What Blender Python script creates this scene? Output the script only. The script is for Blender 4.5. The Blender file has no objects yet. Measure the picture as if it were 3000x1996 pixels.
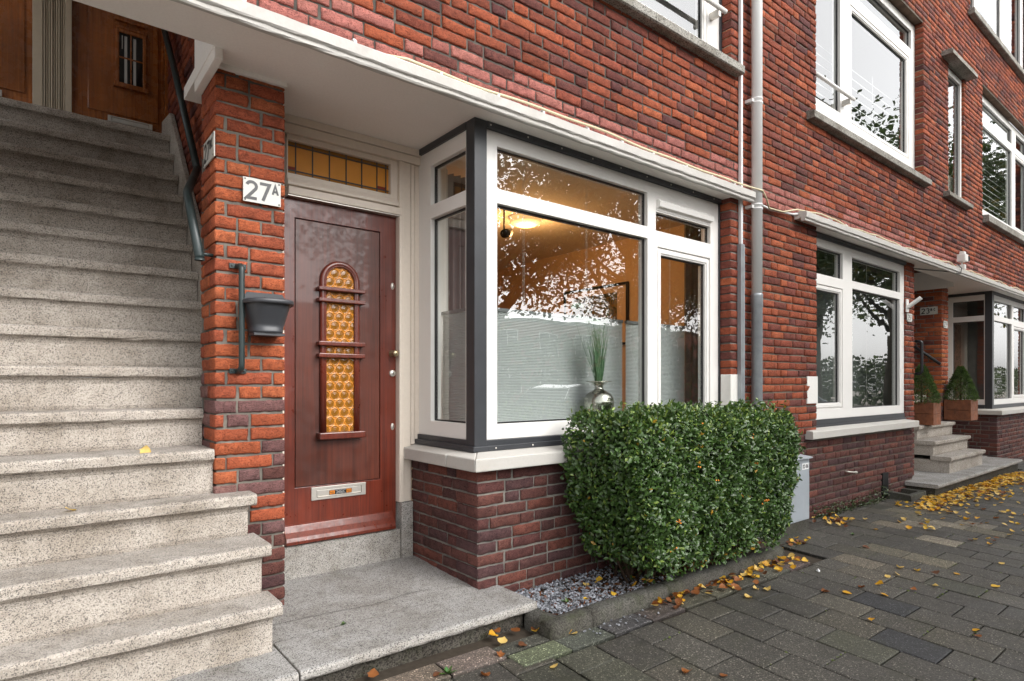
import bpy, math, random
import numpy as np
from mathutils import Vector, Matrix
random.seed(11)
RNG = np.random.default_rng(11)
PI = math.pi
scene = bpy.context.scene
COL = scene.collection

# ------------------------------------------------------------------ mesh helpers
class MB:
    def __init__(s):
        s.v = []; s.f = []; s.m = []; s.c = []; s.sm = []
    def add(s, vs, fs, m=0, c=(1, 1, 1), smooth=False):
        o = len(s.v)
        s.v.extend(tuple(v) for v in vs)
        if isinstance(c, list): s.c.extend(c)
        else: s.c.extend([c] * len(vs))
        for f in fs:
            s.f.append(tuple(i + o for i in f)); s.m.append(m); s.sm.append(smooth)
    def box(s, x0, x1, y0, y1, z0, z1, m=0, c=(1, 1, 1)):
        v = [(x, y, z) for z in (z0, z1) for y in (y0, y1) for x in (x0, x1)]
        s.add(v, [(0, 2, 3, 1), (4, 5, 7, 6), (0, 1, 5, 4), (2, 6, 7, 3), (0, 4, 6, 2), (1, 3, 7, 5)], m, c)
    def quad(s, a, b, c_, d, m=0, c=(1, 1, 1)):
        s.add([a, b, c_, d], [(0, 1, 2, 3)], m, c)
    def obox(s, ctr, ax, ay, az, hx, hy, hz, m=0, c=(1, 1, 1)):
        ctr = Vector(ctr); ax, ay, az = Vector(ax), Vector(ay), Vector(az)
        v = [ctr + ax * (hx * i) + ay * (hy * j) + az * (hz * k) for k in (-1, 1) for j in (-1, 1) for i in (-1, 1)]
        s.add(v, [(0, 2, 3, 1), (4, 5, 7, 6), (0, 1, 5, 4), (2, 6, 7, 3), (0, 4, 6, 2), (1, 3, 7, 5)], m, c)
    def prism(s, prof, axis, t0, t1, m=0, c=(1, 1, 1), seg=1, wob=0.0):
        """closed profile extruded along axis: 'x' profile=(y,z); 'y' profile=(x,z); 'z' profile=(x,y)"""
        n = len(prof); vs = []
        for k in range(seg + 1):
            t = t0 + (t1 - t0) * k / seg
            for (a, b) in prof:
                if wob and 0 < k < seg:
                    a2 = a + random.gauss(0, wob); b2 = b + random.gauss(0, wob)
                else: a2, b2 = a, b
                vs.append((t, a2, b2) if axis == 'x' else ((a2, t, b2) if axis == 'y' else (a2, b2, t)))
        fs = []
        for k in range(seg):
            for i in range(n):
                j = (i + 1) % n
                fs.append((k * n + i, k * n + j, (k + 1) * n + j, (k + 1) * n + i))
        fs.append(tuple(range(n - 1, -1, -1))); fs.append(tuple(seg * n + i for i in range(n)))
        s.add(vs, fs, m, c)
    def tube(s, pts, r, n=10, m=0, c=(1, 1, 1), cap=True):
        pts = [Vector(p) for p in pts]; rs = r if isinstance(r, (list, tuple)) else [r] * len(pts)
        vs = []; prev = None
        for i, p in enumerate(pts):
            if i == 0: t = (pts[1] - p)
            elif i == len(pts) - 1: t = (p - pts[i - 1])
            else: t = (pts[i + 1] - p).normalized() + (p - pts[i - 1]).normalized()
            t = t.normalized() if t.length > 1e-9 else Vector((0, 0, 1))
            if prev is None:
                a = Vector((0, 0, 1)) if abs(t.z) < .9 else Vector((1, 0, 0))
                u = t.cross(a).normalized()
            else:
                u = (prev - t * prev.dot(t))
                u = u.normalized() if u.length > 1e-9 else t.orthogonal().normalized()
            prev = u; w = t.cross(u)
            for k in range(n):
                a = 2 * PI * k / n
                vs.append(p + (u * math.cos(a) + w * math.sin(a)) * rs[i])
        fs = []
        for i in range(len(pts) - 1):
            for k in range(n):
                k2 = (k + 1) % n
                fs.append((i * n + k, i * n + k2, (i + 1) * n + k2, (i + 1) * n + k))
        if cap:
            fs.append(tuple(range(n - 1, -1, -1))); fs.append(tuple((len(pts) - 1) * n + k for k in range(n)))
        s.add(vs, fs, m, c, smooth=True)
    def lathe(s, prof, ctr, n=24, m=0, c=(1, 1, 1), axis='z', a0=0.0, a1=2 * PI, close=True):
        full = abs(a1 - a0 - 2 * PI) < 1e-6
        cols = n if full else n + 1
        vs = []
        for (r, h) in prof:
            for k in range(cols):
                a = a0 + (a1 - a0) * k / n
                x, y = r * math.cos(a), r * math.sin(a)
                if axis == 'z': vs.append((ctr[0] + x, ctr[1] + y, ctr[2] + h))
                elif axis == 'y': vs.append((ctr[0] + x, ctr[1] - h, ctr[2] + y))
                else: vs.append((ctr[0] + h, ctr[1] + x, ctr[2] + y))
        fs = []
        for i in range(len(prof) - 1):
            for k in range(n):
                k2 = (k + 1) % cols if full else k + 1
                fs.append((i * cols + k, i * cols + k2, (i + 1) * cols + k2, (i + 1) * cols + k))
        s.add(vs, fs, m, c, smooth=True)
    def plate(s, mp, a0, a1, b0, b1, holes, d0, d1, m=0, c=(1, 1, 1)):
        """flat plate with rectangular holes; mp(a,b,d)->xyz ; front face at d0, back at d1"""
        A = sorted(set([a0, a1] + [h[i] for h in holes for i in (0, 1)])); A = [a for a in A if a0 - 1e-9 <= a <= a1 + 1e-9]
        B = sorted(set([b0, b1] + [h[i] for h in holes for i in (2, 3)])); B = [b for b in B if b0 - 1e-9 <= b <= b1 + 1e-9]
        na, nb = len(A) - 1, len(B) - 1
        solid = [[True] * nb for _ in range(na)]
        for i in range(na):
            for j in range(nb):
                ca, cb = (A[i] + A[i + 1]) / 2, (B[j] + B[j + 1]) / 2
                for h in holes:
                    if h[0] < ca < h[1] and h[2] < cb < h[3]: solid[i][j] = False
        idx = {}; vs = []
        def V(i, j, k):
            key = (i, j, k)
            if key not in idx:
                idx[key] = len(vs); vs.append(mp(A[i], B[j], d0 if k == 0 else d1))
            return idx[key]
        fs = []
        S = lambda i, j: 0 <= i < na and 0 <= j < nb and solid[i][j]
        for i in range(na):
            for j in range(nb):
                if not solid[i][j]: continue
                fs.append((V(i, j, 0), V(i + 1, j, 0), V(i + 1, j + 1, 0), V(i, j + 1, 0)))
                fs.append((V(i, j, 1), V(i, j + 1, 1), V(i + 1, j + 1, 1), V(i + 1, j, 1)))
                if not S(i - 1, j): fs.append((V(i, j, 0), V(i, j + 1, 0), V(i, j + 1, 1), V(i, j, 1)))
                if not S(i + 1, j): fs.append((V(i + 1, j, 0), V(i + 1, j, 1), V(i + 1, j + 1, 1), V(i + 1, j + 1, 0)))
                if not S(i, j - 1): fs.append((V(i, j, 0), V(i, j, 1), V(i + 1, j, 1), V(i + 1, j, 0)))
                if not S(i, j + 1): fs.append((V(i, j + 1, 0), V(i + 1, j + 1, 0), V(i + 1, j + 1, 1), V(i, j + 1, 1)))
        s.add(vs, fs, m, c)

YM = lambda a, b, d: (a, d, b)          # plane facing -Y : a = x, b = z
def XM(a, b, d): return (d, a, b)       # plane facing -X : a = y, b = z

def round_path(pts, r, n=5):
    pts = [Vector(p) for p in pts]; out = [pts[0]]
    for i in range(1, len(pts) - 1):
        a = (pts[i - 1] - pts[i]); b = (pts[i + 1] - pts[i])
        rr = min(r, a.length * .49, b.length * .49)
        p0 = pts[i] + a.normalized() * rr; p2 = pts[i] + b.normalized() * rr
        for k in range(n + 1):
            t = k / n
            out.append(p0 * (1 - t) ** 2 + pts[i] * (2 * t * (1 - t)) + p2 * t * t)
    out.append(pts[-1]); return out

def link(o, parent=None):
    COL.objects.link(o)
    if parent is not None:
        o.parent = parent
        o.matrix_parent_inverse = Matrix.Translation(-Vector(parent.location))
    return o

def finish(o, bevel=0, bseg=2, ang=35):
    if bevel:
        b = o.modifiers.new('edge_round', 'BEVEL'); b.width = bevel; b.segments = bseg
        b.limit_method = 'ANGLE'; b.angle_limit = math.radians(ang)
        b.harden_normals = False
    return o

def obj(name, mb, mats, parent=None, smooth=False, bevel=0, bseg=2, recentre=None):
    if not isinstance(mats, (list, tuple)): mats = [mats]
    me = bpy.data.meshes.new(name)
    v = np.array(mb.v, dtype=np.float64).reshape(-1, 3)
    off = Vector((0, 0, 0))
    if parent is None and recentre is not False and len(v):
        lo, hi = v.min(0), v.max(0)
        off = Vector(((lo[0] + hi[0]) / 2, (lo[1] + hi[1]) / 2, lo[2]))
        v = v - np.array(off)
    me.from_pydata(v.tolist(), [], mb.f)
    for m in mats: me.materials.append(m)
    me.polygons.foreach_set('material_index', np.array(mb.m, dtype=np.int32))
    sm = np.array([True if smooth else b for b in mb.sm], dtype=bool)
    me.polygons.foreach_set('use_smooth', sm)
    ca = me.color_attributes.new('Col', 'FLOAT_COLOR', 'POINT')
    cc = np.ones((len(mb.v), 4), dtype=np.float32); cc[:, :3] = np.array(mb.c, dtype=np.float32).reshape(-1, 3)
    ca.data.foreach_set('color', cc.ravel())
    me.update()
    o = bpy.data.objects.new(name, me); o.location = off
    link(o, parent)
    return finish(o, bevel, bseg)

def empty(name, loc):
    o = bpy.data.objects.new(name, None); o.location = loc; o.empty_display_size = .2
    COL.objects.link(o); return o

def tag(o, label=None, cat=None, group=None, kind=None):
    if label: o['label'] = label
    if cat: o['category'] = cat
    if group: o['group'] = group
    if kind: o['kind'] = kind
    return o

def dup(root, loc, rotz=0.0, label=None, group=None, scale=None):
    r = root.copy(); COL.objects.link(r); r.location = loc; r.rotation_euler = (0, 0, rotz)
    if scale: r.scale = (scale,) * 3
    if label: r['label'] = label
    if group: r['group'] = group
    for ch in list(root.children):
        c = ch.copy(); COL.objects.link(c); c.parent = r; c.matrix_parent_inverse = ch.matrix_parent_inverse.copy()
        for g in ch.children:
            d = g.copy(); COL.objects.link(d); d.parent = c; d.matrix_parent_inverse = g.matrix_parent_inverse.copy()
    return r

# ------------------------------------------------------------------ materials
class NT:
    def __init__(s, name):
        s.mat = bpy.data.materials.new(name); s.mat.use_nodes = True
        s.n = s.mat.node_tree.nodes; s.l = s.mat.node_tree.links
        s.b = s.n['Principled BSDF']; s.out = s.n['Material Output']
        s._oc = None
    def oc(s):
        if s._oc is None: s._oc = s.n.new('ShaderNodeTexCoord')
        return s._oc.outputs['Object']
    def set(s, node, key, val):
        if hasattr(val, 'is_output') or isinstance(val, bpy.types.NodeSocket): s.l.new(val, node.inputs[key])
        else: node.inputs[key].default_value = val
    def mapping(s, scale):
        m = s.n.new('ShaderNodeMapping'); s.l.new(s.oc(), m.inputs['Vector']); m.inputs['Scale'].default_value = scale
        return m.outputs['Vector']
    def noise(s, scale, detail=3, rough=.55, dist=0, vec=None, typ=None):
        t = s.n.new('ShaderNodeTexNoise')
        if typ: t.noise_type = typ
        s.l.new(vec if vec is not None else s.oc(), t.inputs['Vector'])
        t.inputs['Scale'].default_value = scale; t.inputs['Detail'].default_value = detail
        t.inputs['Roughness'].default_value = rough; t.inputs['Distortion'].default_value = dist
        return t.outputs['Fac']
    def voro(s, scale, feature='F1', vec=None, out='Distance'):
        t = s.n.new('ShaderNodeTexVoronoi'); t.feature = feature
        s.l.new(vec if vec is not None else s.oc(), t.inputs['Vector']); t.inputs['Scale'].default_value = scale
        return t.outputs[out]
    def ramp(s, fac, stops, interp='LINEAR'):
        r = s.n.new('ShaderNodeValToRGB'); cr = r.color_ramp; cr.interpolation = interp
        while len(cr.elements) < len(stops): cr.elements.new(.5)
        for e, (p, c) in zip(cr.elements, stops):
            e.position = p; e.color = (c[0], c[1], c[2], 1) if isinstance(c, (tuple, list)) else (c, c, c, 1)
        s.l.new(fac, r.inputs['Fac']); return r.outputs['Color']
    def mix(s, a, b, fac, mode='MIX'):
        m = s.n.new('ShaderNodeMix'); m.data_type = 'RGBA'; m.blend_type = mode
        for key, val in ((0, fac), (6, a), (7, b)):
            if isinstance(val, bpy.types.NodeSocket): s.l.new(val, m.inputs[key])
            elif key == 0: m.inputs[0].default_value = val
            else: m.inputs[key].default_value = (val[0], val[1], val[2], 1)
        return m.outputs[2]
    def attr(s):
        a = s.n.new('ShaderNodeAttribute'); a.attribute_name = 'Col'; return a.outputs['Color']
    def math(s, op, a, b=None):
        m = s.n.new('ShaderNodeMath'); m.operation = op
        for i, v in enumerate((a, b)):
            if v is None: continue
            if isinstance(v, bpy.types.NodeSocket): s.l.new(v, m.inputs[i])
            else: m.inputs[i].default_value = v
        return m.outputs[0]
    def sepz(s):
        x = s.n.new('ShaderNodeSeparateXYZ'); s.l.new(s.oc(), x.inputs[0]); return x.outputs
    def bump(s, h, strength=.3, dist=.003, prev=None):
        b = s.n.new('ShaderNodeBump'); b.inputs['Strength'].default_value = strength; b.inputs['Distance'].default_value = dist
        s.l.new(h, b.inputs['Height'])
        if prev is not None: s.l.new(prev, b.inputs['Normal'])
        return b.outputs['Normal']
    def done(s, color=None, rough=.6, normal=None, spec=None, metal=None, coat=None):
        if color is not None:
            if isinstance(color, bpy.types.NodeSocket): s.l.new(color, s.b.inputs['Base Color'])
            else: s.b.inputs['Base Color'].default_value = (*color, 1)
        if isinstance(rough, bpy.types.NodeSocket): s.l.new(rough, s.b.inputs['Roughness'])
        else: s.b.inputs['Roughness'].default_value = rough
        if normal is not None: s.l.new(normal, s.b.inputs['Normal'])
        if spec is not None: s.b.inputs['Specular IOR Level'].default_value = spec
        if metal is not None: s.b.inputs['Metallic'].default_value = metal
        if coat is not None: s.b.inputs['Coat Weight'].default_value = coat
        return s.mat

def plain(name, col, rough=.5, metal=0, spec=.5, nscale=0, namt=.12, bump=0, coat=0):
    t = NT(name); c = col; nrm = None
    if nscale:
        n = t.noise(nscale, 4, .6)
        c = t.mix([x * (1 - namt) for x in col], [min(1, x * (1 + namt)) for x in col], n)
        if bump: nrm = t.bump(n, bump, .002)
    return t.done(c, rough, nrm, spec, metal, coat)

def mat_brick():
    t = NT('brick_clay'); a = t.attr()
    n1 = t.noise(22, 5, .65, .4); n2 = t.noise(90, 3, .6)
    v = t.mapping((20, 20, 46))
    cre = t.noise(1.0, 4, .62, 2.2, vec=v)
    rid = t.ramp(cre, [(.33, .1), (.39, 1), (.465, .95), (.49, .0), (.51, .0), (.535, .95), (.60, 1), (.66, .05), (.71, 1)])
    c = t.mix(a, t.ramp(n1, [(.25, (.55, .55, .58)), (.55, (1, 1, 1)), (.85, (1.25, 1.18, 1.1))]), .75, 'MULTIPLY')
    c = t.mix(c, t.ramp(rid, [(0, (.34, .28, .27)), (.8, (1, 1, 1))]), .85, 'MULTIPLY')  # shade of the creases multiplied into the clay colour
    sp = t.ramp(t.noise(160, 2, .5), [(.66, 0), (.74, 1)])
    c = t.mix(c, (.45, .33, .27), t.math('MULTIPLY', sp, .22))
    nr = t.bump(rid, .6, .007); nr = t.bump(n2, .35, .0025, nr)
    return t.done(c, .88, nr, .25)
def mat_mortar():
    t = NT('mortar'); a = t.attr()
    n = t.noise(7, 4, .6); n2 = t.noise(140, 3, .6)
    c = t.mix((.15, .14, .128), (.30, .28, .245), t.ramp(n, [(.35, 0), (.7, 1)]))
    c = t.mix(c, a, 1.0, 'MULTIPLY')
    c = t.mix(c, (.6, .6, .6), t.ramp(n2, [(.3, .35), (.7, 0)]), 'MULTIPLY')
    return t.done(c, .95, t.bump(n2, .5, .002), .15)
def mat_granito(name, lt, md, dk, grime=.5, scale=150, moss=0):
    t = NT(name)
    vz = t.mapping((scale, scale, scale)); vv = t.n.new('ShaderNodeTexVoronoi'); vv.inputs['Scale'].default_value = 1
    t.l.new(vz, vv.inputs['Vector'])
    sp = t.n.new('ShaderNodeSeparateColor'); t.l.new(vv.outputs['Color'], sp.inputs[0])
    c = t.ramp(sp.outputs[0], [(0, lt), (.42, lt), (.44, md), (.8, [x * 1.08 for x in md]), (.82, dk), (1, dk)], 'CONSTANT')
    edge = t.voro(scale, 'DISTANCE_TO_EDGE')
    c = t.mix(c, t.ramp(edge, [(.0, (.38, .36, .34)), (.12, (1, 1, 1))]), .65, 'MULTIPLY')
    g = t.noise(3.2, 6, .68, .3); g2 = t.noise(13, 4, .6)
    c = t.mix(c, t.ramp(g, [(.34, (.5, .46, .41)), (.58, (1, 1, 1))]), grime, 'MULTIPLY')
    c = t.mix(c, t.ramp(g2, [(.3, (.62, .6, .56)), (.5, (1, 1, 1))]), grime * .7, 'MULTIPLY')
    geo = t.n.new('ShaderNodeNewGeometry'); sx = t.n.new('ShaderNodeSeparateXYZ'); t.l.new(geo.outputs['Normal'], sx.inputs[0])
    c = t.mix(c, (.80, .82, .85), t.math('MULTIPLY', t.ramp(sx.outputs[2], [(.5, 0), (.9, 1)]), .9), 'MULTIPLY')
    c = t.mix(c, t.attr(), 1.0, 'MULTIPLY')
    if moss:
        mz = t.ramp(t.noise(9, 5, .7), [(.48, 0), (.7, 1)])
        c = t.mix(c, (.045, .055, .02), t.math('MULTIPLY', mz, moss))
    nr = t.bump(edge, .5, .002); nr = t.bump(g2, .15, .004, nr)
    return t.done(c, .9, nr, .25)
def mat_paint(name, col, rough=.6, bump=.25, scale=35, stain=.2, stainc=(.55, .5, .42)):
    t = NT(name); n = t.noise(scale, 5, .65); g = t.noise(2.3, 6, .7)
    c = t.mix(col, stainc, t.math('MULTIPLY', t.ramp(g, [(.5, 0), (.8, 1)]), stain))
    c = t.mix(c, [x * .86 for x in col], t.math('MULTIPLY', t.ramp(n, [(.35, 1), (.6, 0)]), .35))
    return t.done(c, rough, t.bump(n, bump, .003), .35)
def mat_wood(name, dark, light, rough=.32, coat=.35, scale=(3, 3, .7)):
    t = NT(name); v = t.mapping((scale[0] * 9, scale[1] * 9, scale[2]))
    g = t.noise(2.2, 6, .62, 1.0, vec=v); big = t.noise(2.1, 4, .6)
    c = t.mix(dark, light, t.ramp(g, [(.32, 0), (.72, 1)]))
    c = t.mix(c, t.ramp(big, [(.3, (.52, .5, .5)), (.62, (1.15, 1.1, 1.05))]), .8, 'MULTIPLY')
    r = t.ramp(t.noise(14, 4, .6), [(.3, rough * .8), (.7, rough * 1.35)])
    return t.done(c, r, t.bump(g, .08, .002), .5, None, coat)
def mat_glass(name, tint=(.93, .96, .95), f0=.19, rough=0.0):
    t = NT(name); t.n.remove(t.b)
    lw = t.n.new('ShaderNodeLayerWeight'); lw.inputs['Blend'].default_value = .5
    fr = t.math('ADD', t.math('MULTIPLY', t.math('POWER', lw.outputs['Facing'], 4.0), 1 - f0), f0)
    tr = t.n.new('ShaderNodeBsdfTransparent'); tr.inputs['Color'].default_value = (*tint, 1)
    gl = t.n.new('ShaderNodeBsdfGlossy'); gl.inputs['Roughness'].default_value = rough
    gl.inputs['Color'].default_value = (1, 1, 1, 1)
    wob = t.noise(1.9, 2, .5); nr = t.bump(wob, .12, .012); t.l.new(nr, gl.inputs['Normal'])
    mx = t.n.new('ShaderNodeMixShader')
    t.l.new(fr, mx.inputs[0]); t.l.new(tr.outputs[0], mx.inputs[1]); t.l.new(gl.outputs[0], mx.inputs[2])
    t.l.new(mx.outputs[0], t.out.inputs['Surface']); return t.mat
def mat_leaf(name, rough=.4, trans=.25, spec=.5):
    t = NT(name); a = t.attr(); n = t.noise(40, 2, .5)
    c = t.mix(a, t.ramp(n, [(.3, (.75, .75, .75)), (.7, (1.2, 1.2, 1.1))]), .6, 'MULTIPLY')
    t.done(c, rough, None, spec)
    if trans:
        tl = t.n.new('ShaderNodeBsdfTranslucent'); t.l.new(c, tl.inputs['Color'])
        mx = t.n.new('ShaderNodeMixShader'); mx.inputs[0].default_value = trans
        t.l.new(t.b.outputs[0], mx.inputs[1]); t.l.new(tl.outputs[0], mx.inputs[2]); t.l.new(mx.outputs[0], t.out.inputs['Surface'])
    return t.mat
def mat_tiles():
    t = NT('paving_tile'); a = t.attr()
    v = t.voro(210, 'F1', out='Color'); sc = t.n.new('ShaderNodeSeparateColor'); t.l.new(v, sc.inputs[0])
    sp = t.ramp(sc.outputs[0], [(0, .45), (.35, .8), (.7, 1.15), (.9, 1.9), (.965, 4.2)], 'CONSTANT')
    c = t.mix(a, sp, .85, 'MULTIPLY')
    g = t.noise(5, 6, .7); moss = t.ramp(g, [(.5, 0), (.72, 1)])
    c = t.mix(c, (.034, .036, .018), t.math('MULTIPLY', moss, .4))
    g2 = t.noise(1.7, 5, .6); c = t.mix(c, t.ramp(g2, [(.3, (.65, .65, .65)), (.7, (1.2, 1.17, 1.1))]), .8, 'MULTIPLY')
    r = t.ramp(g2, [(.35, .55), (.65, .85)])
    return t.done(c, r, t.bump(sc.outputs[0], .35, .0015), .4)
def mat_amber(name, bright=(.46, .19, .022)):
    t = NT(name); n = t.noise(6, 3, .5)
    c = t.mix(t.mix([x * .75 for x in bright], [x * 1.15 for x in bright], n), t.attr(), 1.0, 'MULTIPLY')
    return t.done(c, .1, None, .6)

M = dict(
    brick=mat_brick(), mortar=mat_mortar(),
    granito=mat_granito('washed_granite', (.55, .495, .435), (.45, .405, .355), (.19, .175, .16), .6, 300),
    granito_grey=mat_granito('grey_granite', (.47, .45, .42), (.385, .365, .34), (.16, .152, .145), .65, 260),
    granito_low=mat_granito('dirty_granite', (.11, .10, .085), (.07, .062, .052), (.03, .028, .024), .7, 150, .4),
    white=plain('white_frame', (.76, .74, .71), .38, 0, .45, 3, .03),
    fascia=mat_paint('white_fascia_paint', (.50, .48, .45), .7, .6, 30, .5),
    soffit=mat_paint('grey_soffit_paint', (.88, .835, .79), .75, .12, 90, .1),
    cream=mat_paint('cream_joinery_paint', (.74, .655, .56), .45, .04, 40, .18, (.5, .44, .36)),
    beige=mat_paint('beige_pilaster_paint', (.60, .52, .40), .5, .05, 40, .3),
    sillw=mat_paint('white_stone_sill', (.50, .48, .445), .8, .35, 60, .5, (.42, .36, .28)),
    block=mat_paint('white_stone_block', (.74, .72, .68), .8, .3, 60, .1),
    stone=mat_granito('weathered_stone_sill', (.40, .385, .35), (.30, .29, .262), (.12, .115, .10), .8, 170),
    dark=plain('dark_grey_cladding', (.035, .037, .042), .42, 0, .5, 6, .35),
    gasket=plain('black_gasket', (.012, .012, .013), .45),
    door=mat_wood('mahogany_door', (.078, .015, .008), (.175, .031, .015)),
    doorp=mat_wood('mahogany_panel', (.062, .017, .010), (.125, .030, .016), .36),
    updoor=mat_wood('varnished_teak', (.20, .06, .018), (.48, .17, .045), .25, .5),
    amber=mat_amber('amber_glass'), amberd=mat_amber('amber_pane', (.66, .28, .045)), redglass=mat_amber('red_glass', (.22, .03, .015)),
    lead=plain('lead_came', (.045, .043, .04), .5, .3),
    steel=plain('brushed_steel', (.58, .55, .50), .38, .6, .5, 60, .12),
    brass=plain('aged_brass', (.42, .35, .22), .3, .9, .5, 30, .2),
    glass=mat_glass('window_glass'),
    glassdark=plain('dark_leaded_glass', (.012, .013, .014), .06, 0, .6),
    rail=plain('dark_green_iron', (.018, .030, .030), .42, 0, .5, 25, .4, .3),
    railblack=plain('black_iron', (.008, .009, .011), .4, 0, .5, 20, .3),
    pot=plain('anthracite_plastic', (.045, .047, .053), .42, 0, .45, 8, .06),
    pvc=plain('grey_pvc_pipe', (.72, .72, .71), .45, 0, .4, 4, .04),
    zinc=plain('galvanised_zinc', (.34, .36, .38), .5, .55, .5, 14, .3),
    conduit=plain('grey_conduit', (.66, .66, .66), .4, 0, .45, 8, .05),
    cable=plain('cream_cable', (.62, .55, .36), .5),
    cableb=plain('black_cable', (.02, .02, .02), .5),
    lettering=plain('black_enamel', (.008, .008, .009), .3),
    cabinet=plain('pale_grey_cabinet_paint', (.33, .36, .39), .5, 0, .4, 5, .2),
    hedge=mat_leaf('hedge_leaf', .34, .18, .55), twig=plain('brown_twig', (.06, .035, .02), .8),
    berry=plain('orange_berry', (.75, .24, .02), .35),
    treeleaf=mat_leaf('tree_leaf', .5, .35), bark=plain('tree_bark', (.07, .055, .04), .9, 0, .2, 12, .4, .5),
    conifer=mat_leaf('conifer_needles', .6, .15, .3),
    tile=mat_tiles(), leafy=mat_leaf('fallen_leaf', .5, .3, .35),
    kerb=mat_granito('mossy_concrete', (.12, .115, .10), (.085, .08, .07), (.05, .048, .04), .7, 180, .45),
    planter=mat_wood('orange_stained_wood', (.14, .045, .018), (.26, .09, .035), .6, 0, (1, 1, 6)),
    wallpaint=plain('warm_wall_paint', (.66, .46, .28), .8, 0, .3, 3, .04),
    ceilpaint=plain('ceiling_paint', (.80, .72, .62), .8), floorw=plain('oak_floor', (.24, .14, .07), .5, 0, .4, 5, .3),
    darkroom=plain('dim_interior', (.11, .12, .115), .85, 0, .3, 2, .2),
    blind=plain('grey_pleated_fabric', (.60, .62, .61), .85, 0, .2, 40, .06),
    blindrail=plain('grey_blind_rail', (.16, .17, .17), .5),
    curtain=plain('purple_grey_curtain', (.20, .17, .165), .9, 0, .2, 9, .2),
    netting=plain('sheer_white_curtain', (.55, .56, .54), .9),
    black=plain('satin_black', (.01, .01, .011), .35),
    silver=plain('hammered_silver', (.52, .50, .44), .16, 1, .5, 20, .1, .06),
    vgreen=mat_leaf('dried_grass', .55, .2), umbel=plain('pale_green_umbel', (.42, .52, .42), .7),
    clinker=plain('grey_clinker_paving', (.24, .215, .19), .9, 0, .3, 30, .25, .4), asphalt=plain('asphalt', (.05, .05, .052), .9, 0, .3, 60, .35, .4),
    dirt=plain('dark_soil', (.052, .042, .032), .95, 0, .15, 25, .5, .8),
    gravel=mat_granito('grey_gravel', (.30, .31, .33), (.20, .21, .22), (.10, .10, .11), .2, 60),
    slatw=plain('white_slat', (.66, .67, .66), .6),
    orange=plain('orange_print', (.85, .28, .02), .5), whitep=plain('white_print', (.8, .8, .8), .5),
    enamel=mat_paint('white_enamel', (.56, .55, .51), .3, .03, 20, .5, (.55, .38, .2)),
)

# ------------------------------------------------------------------ brick generator
PITCH = .0685; ZREF = -.55; JT = .0120
def pal(cols, var=.12):
    c = np.array(cols[random.randrange(len(cols))]); return c * (1 + random.uniform(-var, var))
ORANGE = [(.38, .096, .044), (.34, .084, .040), (.41, .110, .048), (.27, .068, .040), (.31, .080, .040), (.215, .062, .043), (.17, .058, .047)]
BROWN = [(.135, .056, .047), (.115, .054, .049), (.155, .062, .050), (.098, .050, .050), (.19, .068, .050), (.125, .05, .045)]
PINK = [(.40, .145, .12), (.37, .13, .105), (.42, .16, .13)]
class QB:
    """quad builder for brickwork in numpy"""
    def __init__(s): s.V = []; s.Q = []; s.C = []; s.Mi = []; s.n = 0
    def add(s, v, q, c, m):
        s.V.append(v); s.Q.append(q + s.n); s.C.append(c); s.Mi.append(np.full(len(q), m, np.int32)); s.n += len(v)
    def build(s, name, mats, parent=None):
        v = np.concatenate(s.V).astype(np.float32); q = np.concatenate(s.Q).astype(np.int32); c = np.concatenate(s.C).astype(np.float32); mi = np.concatenate(s.Mi)
        me = bpy.data.meshes.new(name)
        me.vertices.add(len(v)); me.vertices.foreach_set('co', v.ravel())
        me.loops.add(q.size); me.loops.foreach_set('vertex_index', q.ravel())
        me.polygons.add(len(q)); me.polygons.foreach_set('loop_start', np.arange(0, q.size, 4, dtype=np.int32))
        for m in mats: me.materials.append(m)
        me.polygons.foreach_set('material_index', mi); me.polygons.foreach_set('use_smooth', np.ones(len(q), bool))
        ca = me.color_attributes.new('Col', 'FLOAT_COLOR', 'POINT')
        cc = np.ones((len(v), 4), np.float32); cc[:, :3] = c; ca.data.foreach_set('color', cc.ravel())
        me.update(calc_edges=True); me.validate()
        o = bpy.data.objects.new(name, me); link(o, parent); return o
_gridq = {}
def grid_quads(nx, ny):
    if (nx, ny) in _gridq: return _gridq[(nx, ny)]
    q = []
    I = lambda i, j: j * (nx + 1) + i
    for j in range(ny):
        for i in range(nx): q.append((I(i, j), I(i + 1, j), I(i + 1, j + 1), I(i, j + 1)))
    loop = [I(i, 0) for i in range(nx)] + [I(nx, j) for j in range(ny)] + [I(i, ny) for i in range(nx, 0, -1)] + [I(0, j) for j in range(ny, 0, -1)]
    n = (nx + 1) * (ny + 1); L = len(loop)
    for k in range(L): q.append((loop[(k + 1) % L], loop[k], n + k, n + (k + 1) % L))
    _gridq[(nx, ny)] = (np.array(q), np.array(loop)); return _gridq[(nx, ny)]
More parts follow.
